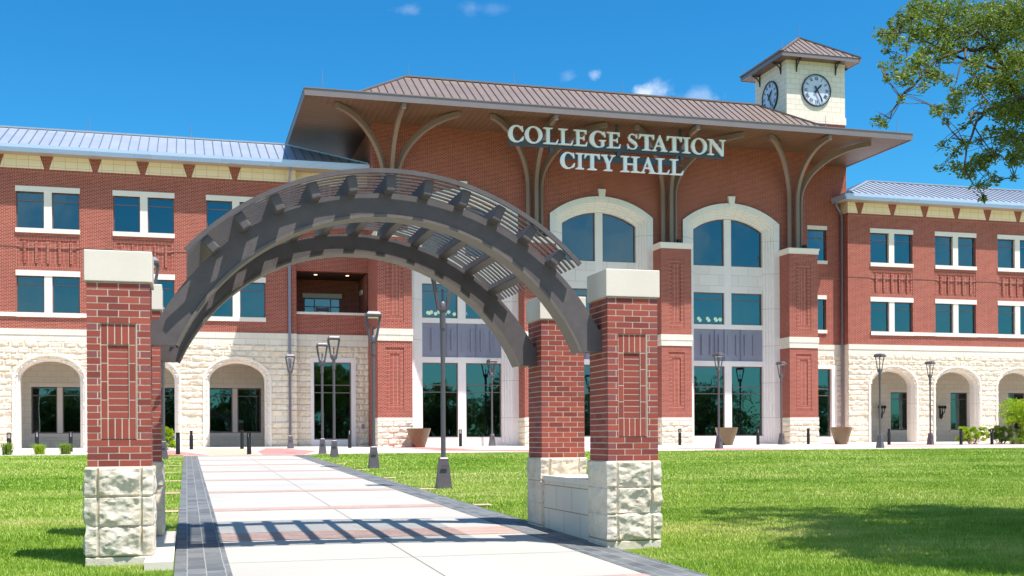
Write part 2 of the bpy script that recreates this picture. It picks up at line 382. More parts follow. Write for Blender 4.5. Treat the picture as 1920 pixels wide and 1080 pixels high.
def concrete():
    m, t, p = mat('broom_finished_concrete'); v = t.new('ShaderNodeTexCoord').outputs['Object']; x, y, z = t.sep(v)
    a = t.noise(v, .5, 5, .6); b2 = t.noise(t.comb(t.math('MULTIPLY', x, 3), t.math('MULTIPLY', y, 60)), 1, 3, .6); c = t.noise(v, 30, 4, .7)
    k = t.math('ADD', .74, t.math('ADD', t.math('MULTIPLY', a, .32), t.math('ADD', t.math('MULTIPLY', b2, .12), t.math('MULTIPLY', c, .10))))
    sp = t.math('GREATER_THAN', t.noise(v, 9, 2, .4), .80)
    k = t.math('MULTIPLY', k, t.math('SUBTRACT', 1.0, t.math('MULTIPLY', sp, .18)))
    sc = t.new('ShaderNodeVectorMath', operation='SCALE'); sc.inputs[0].default_value = srgb(177, 172, 163); t.link(k, sc.inputs['Scale'])
    t.link(sc.outputs[0], p.inputs['Base Color']); p.inputs['Roughness'].default_value = .9
    b = t.new('ShaderNodeBump'); b.inputs['Strength'].default_value = .3; b.inputs['Distance'].default_value = .004; t.link(t.math('ADD', b2, c), b.inputs['Height']); t.link(b.outputs[0], p.inputs['Normal'])
    return m
M['concrete'] = concrete()
M['groove'] = plain('control_joint', srgb(128, 124, 112), .95, var=.2)
M['paver'] = blocks('salmon_brick_paver', srgb(186, 158, 146), srgb(170, 142, 130), srgb(156, 138, 128), .2032, .1016, .004, flat=True, noise_amt=.2, bump=.3, fine=.2)
M['plaza'] = blocks('plaza_concrete_slabs', srgb(208, 200, 188), srgb(200, 190, 180), srgb(176, 160, 146), 1.5, 1.5, .012, flat=True, offset=0, noise_amt=.12, bump=.1)
M['pink'] = blocks('rose_tinted_concrete', srgb(196, 134, 128), srgb(186, 124, 120), srgb(196, 160, 150), 1.5, 1.5, .012, flat=True, offset=0, noise_amt=.12, bump=.1)
M['beige'] = blocks('beige_unit_pavers', srgb(198, 184, 164), srgb(188, 172, 150), srgb(150, 134, 116), .25, .25, .014, flat=True, noise_amt=.1, bump=.2)
def slate():
    m, t, p = mat('blue_grey_slate_setts'); v = t.new('ShaderNodeTexCoord').outputs['Object']; x, y, z = t.sep(v)
    wob = t.noise(v, 5, 3, .6); xx = t.math('ADD', x, t.math('MULTIPLY', t.math('SUBTRACT', wob, .5), .03)); yy = t.math('ADD', y, t.math('MULTIPLY', t.math('SUBTRACT', wob, .5), .05))
    b = t.new('ShaderNodeTexBrick'); b.offset = .37; t.link(t.comb(yy, xx), b.inputs['Vector'])
    b.inputs['Color1'].default_value = c4(srgb(116, 118, 118)); b.inputs['Color2'].default_value = c4(srgb(84, 88, 90)); b.inputs['Mortar'].default_value = c4(srgb(150, 149, 144))
    b.inputs['Scale'].default_value = 1; b.inputs['Mortar Size'].default_value = .007; b.inputs['Mortar Smooth'].default_value = .3; b.inputs['Brick Width'].default_value = .33; b.inputs['Row Height'].default_value = .1733
    n = t.noise(v, 14, 5, .65); n2 = t.noise(v, 3, 4, .6); lt = t.math('MULTIPLY', t.math('SUBTRACT', n2, .55), 2.2, clamp=True)
    c0 = t.mix(lt, b.outputs['Color'], c4(srgb(158, 160, 162)))
    sc = t.new('ShaderNodeVectorMath', operation='SCALE'); t.link(c0, sc.inputs[0]); t.link(t.math('ADD', .8, t.math('MULTIPLY', n, .4)), sc.inputs['Scale'])
    t.link(sc.outputs[0], p.inputs['Base Color']); p.inputs['Roughness'].default_value = .7
    bp = t.new('ShaderNodeBump'); bp.inputs['Strength'].default_value = .7; bp.inputs['Distance'].default_value = .01
    t.link(t.math('ADD', t.math('MULTIPLY', b.outputs['Fac'], -1.0), n), bp.inputs['Height']); t.link(bp.outputs[0], p.inputs['Normal'])
    return m
M['slate'] = slate()

# ------------------------------------------------------------------ ground
GA, GB = -1.457, .0174
def gz(y): return GA + GB * min(max(y, -60), 60.8)
ys = [-900, -60, 0, 9, 30, 60.8, 90, 1500]
g = MB()
for a, b in zip(ys[:-1], ys[1:]):
    g.quad((-1500, a, gz(a)), (1500, a, gz(a)), (1500, b, gz(b)), (-1500, b, gz(b)))
g.build('ground', M['lawn'], recalc=False, kind='structure')
def sheet(name, poly, lift, mtl, **kw):
    mb = MB(); mb.add([(x, y, gz(y) + lift) for x, y in poly], [tuple(range(len(poly)))]); o = mb.build(name, mtl, recalc=False, **kw)
    return o
for x0, x1, y0, y1 in ((-400, 400, -17, 4.0), (-400, 400, 66, 400)):  # unseen concrete sheets added behind camera and hall for neutral bounce light
    mb = MB(); q_ = sorted({y0, y1, *[v for v in (0, 9, 30, 60.8) if y0 < v < y1]})
    for a, b in zip(q_[:-1], q_[1:]): mb.quad((x0, a, gz(a)+.012), (x1, a, gz(a)+.012), (x1, b, gz(b)+.012), (x0, b, gz(b)+.012))
    mb.build('bounce_pavement', M['concrete'], recalc=False, kind='structure')
PX0, PX1, SX0, SX1 = .40, 4.07, -.12, 4.59
PY0, PY1 = 2.0, 46.6
sheet('path', [(PX0, PY0), (PX1, PY0), (PX1, PY1), (PX0, PY1)], .020, M['concrete'], kind='structure')
mb = MB()
for a, b in ((SX0, PX0), (PX1, SX1)):
    mb.quad((a, PY0, gz(PY0)+.024), (b, PY0, gz(PY0)+.024), (b, PY1-.3, gz(PY1-.3)+.024), (a, PY1-.3, gz(PY1-.3)+.024))
    for xx, s_ in ((a, 1), (b, 1)): mb.quad((xx, PY0, gz(PY0)-.05), (xx, PY1-.3, gz(PY1)-.05), (xx, PY1-.3, gz(PY1-.3)+.024), (xx, PY0, gz(PY0)+.024))
mb.build('path_slate_border', M['slate'], recalc=False, kind='structure')
mb = MB(); mbj = MB(); mbs = MB()
for i in range(-1, 8):
    yb = 14.0 + 4.57*i if i >= 0 else 9.43
    w = .95 if i == 0 else .58; yb = yb-.05
    if yb > 46: continue
    mb.quad((PX0, yb, gz(yb)+.024), (PX1, yb, gz(yb)+.024), (PX1, yb+w, gz(yb+w)+.024), (PX0, yb+w, gz(yb+w)+.024))
    ym = yb + 2.45
    mbj.quad((PX0, ym, gz(ym)+.023), (PX1, ym, gz(ym)+.023), (PX1, ym+.012, gz(ym)+.023), (PX0, ym+.012, gz(ym)+.023))
    if yb > 16:
        for k in (0,):
            y2 = yb + k
            for (xa, xb) in ((-.62, SX0-.01), (SX1+.01, 4.90)):
                mbs.quad((xa, y2, gz(y2)+.03), (xb, y2, gz(y2)+.03), (xb, y2+.30, gz(y2+.30)+.03), (xa, y2+.30, gz(y2+.30)+.03))
xm = 2.26
mbj.quad((xm, PY0, gz(PY0)+.023), (xm+.012, PY0, gz(PY0)+.023), (xm+.012, PY1, gz(PY1)+.023), (xm, PY1, gz(PY1)+.023))
mb.build('path_brick_bands', M['paver'], recalc=False, kind='structure')
mbj.build('path_joints', M['groove'], recalc=False, kind='structure')
M['paver_pale'] = blocks('pale_salmon_paver', srgb(214, 180, 160), srgb(200, 164, 142), srgb(180, 156, 140), .2032, .1016, .004, flat=True, noise_amt=.2, bump=.3)
mbs.build('path_side_strips', M['paver_pale'], recalc=False, kind='structure')
PLY = 47.75
sheet('plaza', [(-60, PLY+2.2), (-.2, PLY+.9), (-.12, 46.4), (4.64, 46.4), (5.2, PLY-.2), (120, PLY-.2), (120, 60.8), (-60, 60.8)], .030, M['plaza'], kind='structure')
sheet('arcade_floor', [(-60, 60.8), (120, 60.8), (120, 65.2), (-60, 65.2)], .030, M['plaza'], kind='structure')
for i, poly in enumerate([[(-3.2, 49.6), (-.2, 46.9), (.9, 46.9), (-.6, 54.5), (-4.5, 55)], [(2.9, 47), (4.5, 46.9), (5.6, 52), (4.4, 57), (3.7, 57.2), (3.0, 52)],
                          [(8.9, 59.6), (10.6, 59.6), (13.2, 53.2), (11.6, 51.5)], [(9.5, 52.6), (12.8, 52.0), (17.5, 48.6), (15, 47.8), (12, 50)],
                          [(22, 51.5), (26, 50.2), (27.6, 48.4), (24, 48.2)], [(29, 60.2), (36, 60.2), (38, 58.4), (33, 58.7)],
                          [(33.5, 55.3), (38, 53.6), (46, 53.2), (46, 54.4), (38, 55.4)], [(41, 50.3), (50, 49.2), (50, 50.2), (43, 51.2)], [(33.8, 51.6), (37, 50.6), (38.5, 51.6), (35, 52.8)]]):
    sheet('plaza_rose_patch', poly, .035, M['pink'], kind='structure')
sheet('plaza_unit_pavers', [(1.0, 47.0), (2.8, 47.0), (2.9, 57), (.2, 57)], .0345, M['beige'], kind='structure')
# ------------------------------------------------------------------ city hall
ZB = -.40          # ground line of the facade
YW, YBAL, YREC, YM_, YP, YG = 60.8, 61.1, 61.5, 59.1, 57.9, 59.6
hall = empty('city_hall', (0, 0, 0), label='three storey red brick city hall with cream stone base and a square clock tower', cat='building')
def wall_holes(mb, x0, x1, z0, z1, y, holes, reveal=.12, m=0, mr=None):
    xs = sorted({x0, x1, *[h[0] for h in holes], *[h[1] for h in holes]}); zs = sorted({z0, z1, *[h[2] for h in holes], *[h[3] for h in holes]})
    xs = [x for x in xs if x0 <= x <= x1]; zs = [z for z in zs if z0 <= z <= z1]
    for i in range(len(xs)-1):
        for j in range(len(zs)-1):
            cx, cz = (xs[i]+xs[i+1])/2, (zs[j]+zs[j+1])/2
            if any(h[0] < cx < h[1] and h[2] < cz < h[3] for h in holes): continue
            mb.quad((xs[i], y, zs[j]), (xs[i+1], y, zs[j]), (xs[i+1], y, zs[j+1]), (xs[i], y, zs[j+1]), m)
    mr = m if mr is None else mr
    for a, b, c, d in holes:
        y2 = y + reveal
        mb.quad((a, y, c), (a, y2, c), (a, y2, d), (a, y, d), mr); mb.quad((b, y, c), (b, y, d), (b, y2, d), (b, y2, c), mr)
        mb.quad((a, y, d), (a, y2, d), (b, y2, d), (b, y, d), mr); mb.quad((a, y, c), (b, y, c), (b, y2, c), (a, y2, c), mr)

def frame_mesh(x0, x1, z0, z1, y, trans=(), vert=(), t=.055, d=.09):
    f = MB()
    f.box(x0, x0+t, y, y+d, z0, z1); f.box(x1-t, x1, y, y+d, z0, z1)
    f.box(x0+t, x1-t, y+.002, y+d-.002, z0, z0+t); f.box(x0+t, x1-t, y+.002, y+d-.002, z1-t, z1)
    for tz in trans: f.box(x0+t, x1-t, y+.004, y+d-.004, tz-.025, tz+.025)
    for tx in vert: f.box(tx-.025, tx+.025, y+.006, y+d-.006, z0+t, z1-t)
    return f
def add_pane(x0, x1, z0, z1, y, parent, inset=.05):
    p = MB(); p.box(x0+inset, x1-inset, y+.04, y+.052, z0+inset, z1-inset); return p.build('pane', M['glass'], parent)
def double_window(xc, z0, z1, y, transom, lintel=True, sill=(.22, 1.455), half=1.455, mull=.18):
    fr = None
    for s in (-1, 1):
        a, b = (xc-half, xc-mull) if s < 0 else (xc+mull, xc+half)
        f = frame_mesh(a, b, z0, z1, y+.13, (transom,) if transom else ())
        if fr is None: fr = f; first = (a, b)
        else:
            fr.v, base = fr.v, len(fr.v); fr.v += f.v; fr.f += [tuple(i+base for i in q) for q in f.f]; fr.m += f.m
            second = (a, b)
    o = fr.build('window', M['frame'], hall)
    for a, b in (first, second): add_pane(a, b, z0, z1, y+.13, o)
    m_ = MB(); m_.box(xc-mull, xc+mull, y-.004, y+.22, z0, z1); m_.build('mullion', M['cream_plain'], o)
    if lintel: l = MB(); l.box(xc-half-.03, xc+half+.03, y-.035, y+.2, z1, z1+.27); l.build('lintel', M['cream_plain'], o)
    if sill: s_ = MB(); s_.box(xc-half-.03, xc+half+.03, y-.075, y+.2, z0-sill[0], z0); s_.build('sill', M['cream_plain'], o)
    return o
def single_window(x0, x1, z0, z1, y, trans, name='window', surround=None, vert=()):
    o = frame_mesh(x0, x1, z0, z1, y+.13, trans, vert).build(name, M['frame'], hall); add_pane(x0, x1, z0, z1, y+.13, o)
    if surround == 'brick':
        l = MB(); l.box(x0-.03, x1+.03, y-.035, y+.2, z1, z1+.24); l.build('lintel', M['cream_plain'], o)
        s_ = MB(); s_.box(x0-.03, x1+.03, y-.075, y+.2, z0-.2, z0); s_.build('sill', M['cream_plain'], o)
    return o

# --- split-faced stone walls with elliptical arch openings
def rock_h(u, v, bw, bh, amp, seed=0.0):
    row = math.floor(v / bh); uu = u + (bw/2 if row % 2 else 0); cl = math.floor(uu / bw)
    a = uu - cl*bw; b = v - row*bh
    ed = min(a, bw-a, b, bh-b)
    k = min(1, max(0, (ed-.006)/.05)); k = k*k*(3-2*k)
    rr = noise.noise(Vector((cl*7.31+seed, row*3.17, 1.3)))
    n1_ = noise.noise(Vector((u*4.2+seed, v*6.5, cl*.37+row*.61))); n2_ = noise.noise(Vector((u*13, v*17, seed)))
    return k * amp * (.62 + .30*rr + .62*n1_ + .22*n2_ + .25*(b/bh-.4))
def ell(x, xc, a): return max(0, 1-((x-xc)/a)**2)
def rock_wall(name, x0, x1, z0, z1, y, holes, arches, cell=.075, smooth_rows=()):
    nx = int(round((x1-x0)/cell)); nz = int(round((z1-z0)/.0762)); V = []; F = []
    hgt = {}
    for j in range(nz+1):
        z = z0+(z1-z0)*j/nz
        for i in range(nx+1):
            x = x0+(x1-x0)*i/nx
            h = 0 if any(r0-.01 <= z <= r1+.01 for r0, r1 in smooth_rows) else rock_h(x, z, .6096, .3048, .085, y)
            V.append((x, y-h, z))
    for j in range(nz):
        z = z0+(z1-z0)*(j+.5)/nz
        for i in range(nx):
            x = x0+(x1-x0)*(i+.5)/nx; skip = any(a < x < b and c < z < d for a, b, c, d in holes)
            for xc in arches:
                if abs(x-xc) < 1.52 and (z < 2.99 or z < 3.0+1.05*sqrt(ell(x, xc, 1.52))): skip = True
            if not skip: k = j*(nx+1)+i; F.append((k, k+1, k+nx+2, k+nx+1))
    return big_mesh(name, np.array(V), np.array(F), M['rock'], parent=hall)
def sweep_profile(paths, ysets, mats, name, parent, joints=()):
    """paths: list of polylines (x,z) all same length; ysets: y per profile point"""
    mb = MB(); n = len(paths[0])
    for k in range(len(paths)-1):
        for i in range(n-1):
            a, b = paths[k][i], paths[k][i+1]; c, d = paths[k+1][i+1], paths[k+1][i]
            mb.quad((a[0], ysets[k], a[1]), (b[0], ysets[k], b[1]), (c[0], ysets[k+1], c[1]), (d[0], ysets[k+1], d[1]), 1 if i in joints else 0)
    return mb.build(name, mats, parent, recalc=False)
def with_joints(pts_fn, params, jts, eps):
    out = []; jidx = []
    ps = sorted(set([round(p, 5) for p in params] + [round(j-eps, 5) for j in jts] + [round(j+eps, 5) for j in jts]))
    for i, p in enumerate(ps):
        if any(abs(p-(j-eps)) < 2e-5 for j in jts): jidx.append(i)
        out.append(p)
    return out, jidx
def archivolt(xc, y):
    # t from 0..1 left jamb, 1..2 the elliptical head, 2..3 right jamb
    ps, jj = with_joints(None, [0, 1] + [1+i/28 for i in range(1, 28)] + [2, 3], [.35, .7, 1.14, 1.33, 1.67, 1.86, 2.3, 2.65], .0014)
    def pt(p, a, b):
        if p <= 1: return (xc-a, ZB + (3.0-ZB)*p)
        if p >= 2: return (xc+a, 3.0 - (3.0-ZB)*(p-2))
        th = pi*(2-p); return (xc+a*cos(th), 3.0+b*sin(th))
    prof = [(1.71, 1.27, .05), (1.71, 1.27, -.10), (1.62, 1.19, -.10), (1.60, 1.17, -.04), (1.545, 1.11, -.04), (1.53, 1.10, .06), (1.47, 1.04, .06), (1.455, 1.02, .16), (1.40, .955, .16), (1.38, .93, .24), (1.38, .93, .60)]
    return sweep_profile([[pt(p, a, b) for p in ps] for a, b, _ in prof], [y+d for _, _, d in prof], [M['cream_plain'], M['joint']], 'arch_surround', hall, set(jj))

LA = [-10.96, -6.46, -1.96, 2.52]; RA = [41.04, 45.54, 50.04, 54.54, 59.04]
LWX0, LWX1, RWX0, RWX1 = -15.5, 5.53, 38.0, 63.0
rock_wall('stone_base_wall', LWX0, LWX1, ZB-.05, 4.90, YW, [], LA, smooth_rows=[(.92, 1.20)])
rock_wall('stone_base_wall', RWX0, RWX1, ZB-.05, 4.90, YW, [], RA, smooth_rows=[(.92, 1.20)])
rock_wall('stone_base_wall', LWX1+.01, 9.3, ZB-.05, 4.90, YBAL, [(6.27, 8.64, -1, 4.30)], [])
rock_wall('stone_base_wall', 34.3, RWX0, ZB-.05, 4.90, YREC, [(35.3, 37.65, -1, 4.30)], [], smooth_rows=[(.92, 1.20)])
for xc in LA + RA: archivolt(xc, YW)
# cream band above the stone base
mb = MB()
for x0, x1, y in ((LWX0, LWX1, YW), (LWX1, 9.3, YBAL), (34.26, RWX0-.03, YREC), (RWX0, RWX1, YW)):
    mb = MB(); mb.box(x0, x1, y-.03, y+.3, 4.895, 5.195); mb.build('stone_belt_course', M['cream'], hall)
    mb = MB(); mb.box(x0, x1, y-.055, y+.3, 5.20, 5.50); mb.build('stone_belt_course', M['cream'], hall)
# arcade: back wall, ceiling, windows
for (x0, x1, arcs, wc) in ((LWX0, LWX1, LA, [-10.90, -6.40, -1.90, 2.55]), (RWX0, RWX1, RA, [40.50, 44.97, 49.45, 53.9, 58.4])):
    mb = MB(); wall_holes(mb, x0-.2, x1+.2, ZB, 4.6, 64.8, [(c-1.40, c+1.40, .38, 2.82) for c in wc], .15)
    mb.quad((x0+.05, 61.0, ZB), (x0+.05, 64.8, ZB), (x0+.05, 64.8, 4.6), (x0+.05, 61.0, 4.6)); mb.quad((x1-.05, 61.0, ZB), (x1-.05, 64.8, ZB), (x1-.05, 64.8, 4.6), (x1-.05, 61.0, 4.6))
    mb.build('arcade_back_wall', M['cream'], hall)
    mb = MB(); mb.box(x0, x1, 61.0, 64.8, 4.45, 4.62); mb.build('arcade_ceiling', M['wing_soffit'], hall)
    for c in wc:
        o = frame_mesh(c-1.38, c-.13, .40, 2.80, 64.86, (2.38,)); f2 = frame_mesh(c+.13, c+1.38, .40, 2.80, 64.86, (2.38,))
        b0 = len(o.v); o.v += f2.v; o.f += [tuple(i+b0 for i in q) for q in f2.f]; o.m += f2.m
        o = o.build('window', M['frame'], hall); add_pane(c-1.38, c-.13, .4, 2.8, 64.86, o); add_pane(c+.13, c+1.38, .4, 2.8, 64.86, o)
        m_ = MB(); m_.box(c-.13, c+.13, 64.79, 64.95, .4, 2.8); m_.box(c-1.5, c+1.5, 64.76, 64.95, 2.82, 3.02); m_.box(c-1.5, c+1.5, 64.72, 64.95, .18, .38); m_.build('surround', M['cream_plain'], o)
# wall sconces between the arcade windows
for x in (42.75, 47.22, -8.65, -4.15, .33):
    mb = MB(); mb.box(x-.03, x+.03, 64.70, 64.80, 1.15, 1.75); mb.tube([(x, 64.7, 1.1), (x, 64.55, 1.2), (x, 64.5, 1.6)], [.03, .05, .05], 6)
    for dx in (-.17, 0, .17): mb.tube([(x, 64.6, 1.25), (x+dx*1.0, 64.52, 1.55), (x+dx*1.2, 64.52, 1.78)], .025, 6); mb.lathe([(.05, 0), (.085, .05), (.085, .16), (.04, .2)], 8, (x+dx*1.2, 64.52, 1.76), 0)
    mb.build('wall_sconce', M['black'], hall)

# --- brick upper walls of the wings
LWC = [-11.01, -6.51, -2.01, 2.49]; RWC = [41.0, 45.5, 50.0, 54.5, 59.0]
for (x0, x1, cs) in ((LWX0, LWX1, LWC), (RWX0, RWX1, RWC)):
    hs_ = []
    for c in cs: hs_ += [(c-1.455, c+1.455, 6.29, 8.09), (c-1.455, c+1.455, 10.42, 12.21), (c-1.455, c+1.455, 8.50, 10.06)]
    mb = MB(); wall_holes(mb, x0, x1, 5.50, 13.98, YW, hs_, .16); mb.box(x0, x1, YW-.012, YW+.02, 13.14, 13.338, 1)
    mb.build('brick_wall', [M['brick'], M['soldier']], hall)
    for c in cs:
        double_window(c, 6.29, 8.09, YW, 7.66); double_window(c, 10.42, 12.21, YW, 11.78)
        p = MB(); p.quad((c-1.46, YW+.05, 8.49), (c+1.46, YW+.05, 8.49), (c+1.46, YW+.05, 10.07), (c-1.46, YW+.05, 10.07), 0)
        p.box(c-1.45, c+1.45, YW+.02, YW+.08, 9.86, 10.06, 1); p.box(c-1.45, c+1.45, YW+.02, YW+.08, 8.5, 8.7, 1)
        for s in (-1, 1): p.box(c+s*1.38-.07, c+s*1.38+.07, YW+.02, YW+.08, 8.7, 9.86, 1)
        for k in range(5): xk = c+(k-2)*.53; p.box(xk-.052, xk+.052, YW-.03, YW+.08, 8.72, 9.80, 1)
        p.box(c-1.45, c+1.45, YW-.008, YW+.03, 9.50, 9.525, 2)
        p.build('brick_spandrel_panel', [M['brick_stack'], M['soldier'], M['portal']], hall)
    # continuous sill band and movement joint line
    mb = MB()
    xa = x0 if x0 < 0 else cs[0]-1.485; xb = cs[-1]+1.485
    mb.box(xa, xb, YW-.07, YW+.02, 6.085, 6.285); mb.build('sill_band', M['cream_plain'], hall)
    mb = MB(); mb.box(x0, x1, YW-.014, YW+.01, 9.50, 9.52); mb.build('movement_joint', M['seam'], hall)
    # frieze with flared brick corbels
    fr = MB(); cen = [c0 for c0 in np.arange(-17.79 if x0 < 0 else 38.80, x1+1, 2.248)]
    for a, b in zip(cen[:-1], cen[1:]):
        P_ = [(max(a+.115, x0), 13.34), (min(b-.115, x1), 13.34), (min(b-.31, x1), 13.975), (max(a+.31, x0), 13.975)]
        if P_[1][0]-P_[0][0] > .3 and P_[2][0] > P_[3][0]: fr.xz(P_, YW-.035, YW+.05)
    if x0 > 0: fr.xz([(x0, 13.34), (cen[0]-.115, 13.34), (cen[0]-.31, 13.975), (x0, 13.975)], YW-.035, YW+.05)
    else: fr.xz([(cen[-2]+.115, 13.34), (x1, 13.34), (x1, 13.975), (cen[-2]+.31, 13.975)], YW-.037, YW+.05)
    fr.build('frieze', M['frieze'], hall)
# right wing end wall, balcony bay, tower bay
mb = MB(); XE = RWX0-.012; mb.quad((XE, YW-.002, 5.5), (XE, YREC, 5.5), (XE, YREC, 13.98), (XE, YW-.002, 13.98)); mb.quad((XE, YW-.06, ZB), (XE, YREC, ZB), (XE, YREC, 5.5), (XE, YW-.06, 5.5), 1)
mb.quad((RWX0-.03, YW-.035, 13.34), (RWX0-.03, YREC, 13.34), (RWX0-.03, YREC, 13.97), (RWX0-.03, YW-.035, 13.97), 2)
mb.build('wing_end_wall', [M['brick'], M['cream'], M['frieze']], hall)
mb = MB(); wall_holes(mb, LWX1, 9.3, 5.5, 13.98, YBAL, [(5.56, 9.30, 6.60, 8.82)], .35)
mb.quad((LWX1, YW, ZB), (LWX1, YBAL, ZB), (LWX1, YBAL, 13.98), (LWX1, YW, 13.98))
mb.build('balcony_bay_wall', M['brick'], hall)
mb = MB(); mb.box(5.56, 9.3, YBAL-.04, YBAL+.36, 6.55, 6.68); mb.build('balcony_coping', M['cream_plain'], hall)
mb = MB(); wall_holes(mb, 5.2, 9.3, 5.5, 8.9, 64.5, [(6.28, 8.28, 5.6, 7.83)], .1); mb.quad((5.56, YBAL+.3, 5.5), (5.56, 64.5, 5.5), (5.56, 64.5, 8.9), (5.56, YBAL+.3, 8.9))
mb.build('balcony_back_wall', M['brick'], hall)
mb = MB(); mb.box(5.5, 9.3, YBAL+.1, 64.6, 8.83, 8.95); mb.box(5.5, 9.3, YBAL+.1, 64.6, 5.4, 5.6, 1); mb.build('balcony_ceiling', [M['seam'], M['plaza']], hall)
for x in (6.7, 8.4): mb = MB(); mb.lathe([(.09, 0), (.09, .01)], 12, (x, 62.4, 8.815)); mb.build('downlight', M['glow'], hall)
mb = MB(); mb.box(6.2, 8.36, 64.46, 64.6, 7.83, 8.08); mb.build('lintel', M['cream_plain'], hall)
o = single_window(6.28, 8.28, 5.62, 7.83, 64.4, (7.35,), 'balcony_door', None, (6.85, 7.75))
mb = MB(); mb.box(6.93, 7.05, 64.50, 64.60, 5.6, 7.3); mb.box(7.55, 7.67, 64.50, 64.60, 5.6, 7.3); mb.box(6.95, 7.65, 64.502, 64.598, 7.12, 7.28); mb.build('door_leaf', M['frame'], o)
mb = MB(); mb.box(9.22, 9.30, 62.9, 63.6, 7.9, 8.15); mb.build('lintel', M['cream_plain'], hall)
cr = [('L', 5.4, 14.2)]
fr = MB(); fr.box(5.56, 9.3, YBAL-.03, YBAL+.05, 13.34, 13.975); fr.build('frieze', M['frieze'], hall)
# tall ground floor glazing of both corner bays
for (x0, x1, gx0, gx1, y) in ((6.27, 8.64, 6.43, 8.40, YBAL), (35.30, 37.62, 35.52, 37.26, YREC)):
    mb = MB(); wall_holes(mb, x0, x1, ZB, 4.29, y-.08, [(gx0, gx1, -.02, 4.05)], .22); mb.quad((x0, y-.08, ZB), (x0, y+.1, ZB), (x0, y+.1, 4.29), (x0, y-.08, 4.29)); mb.quad((x0, y-.08, 4.29), (x1, y-.08, 4.29), (x1, y+.1, 4.29), (x0, y+.1, 4.29))
    mb.build('stone_surround', M['portal'], hall); single_window(gx0, gx1, -.02, 4.05, y-.02, (2.45, 2.85), 'window')

# --- central block
PIER = [(9.30, 11.07), (17.03, 18.80), (24.76, 26.53), (32.49, 34.26)]
BAY = [(11.07, 17.03), (18.80, 24.76), (26.53, 32.49)]
ZE = 16.25
def seg_arch(x, xc, half, zc_, rise):
    R = (half*half + rise*rise)/(2*rise); return zc_ + rise - R + sqrt(max(0, R*R - (x-xc)**2))
mb = MB()
for a, b in PIER: mb.quad((a, YM_, 9), (b, YM_, 9), (b, YM_, ZE), (a, YM_, ZE))
for a, b in BAY:
    xc = (a+b)/2; n = 24
    for i in range(n):
        xa = a+(b-a)*i/n; xb = a+(b-a)*(i+1)/n
        mb.quad((xa, YM_, seg_arch(xa, xc, 2.98, 12.05, 1.05)), (xb, YM_, seg_arch(xb, xc, 2.98, 12.05, 1.05)), (xb, YM_, ZE), (xa, YM_, ZE))
mb.quad((9.3, YM_-1.1, ZB), (9.3, 70, ZB), (9.3, 70, 13.9), (9.3, YM_-1.1, 10.2) ) if False else None
mb.quad((9.3, YM_, ZB), (9.3, YBAL, ZB), (9.3, YBAL, ZE), (9.3, YM_, ZE)); mb.quad((9.3, YBAL, 5.5), (9.3, 70, 5.5), (9.3, 70, ZE), (9.3, YBAL, ZE))
mb.quad((34.26, YM_, 5.5), (34.26, YREC, 5.5), (34.26, YREC, ZE), (34.26, YM_, ZE))
wall_holes(mb, 34.26, 38.37, 5.5, ZE, YREC, [(35.73, 37.0, 10.53, 12.37), (35.73, 36.95, 6.38, 8.22)], .14)
mb.quad((38.37, YREC, ZB), (38.37, 70, ZB), (38.37, 70, ZE), (38.37, YREC, ZE)); mb.quad((9.3, 70, ZB), (38.37, 70, ZB), (38.37, 70, ZE), (9.3, 70, ZE))
mb.box(34.3, RWX0-.01, YREC-.02, YREC+.01, 9.52, 9.54, 1)
mb.build('main_brick_wall', [M['brick'], M['joint']], hall)
single_window(35.73, 37.0, 10.53, 12.37, YREC, (11.9,), surround='brick'); single_window(35.73, 36.95, 6.38, 8.22, YREC, (7.8,), surround='brick')
mb = MB(); mb.box(34.27, 34.30, YM_, YREC, ZB, 5.5); mb.build('return_wall', M['cream'], hall)
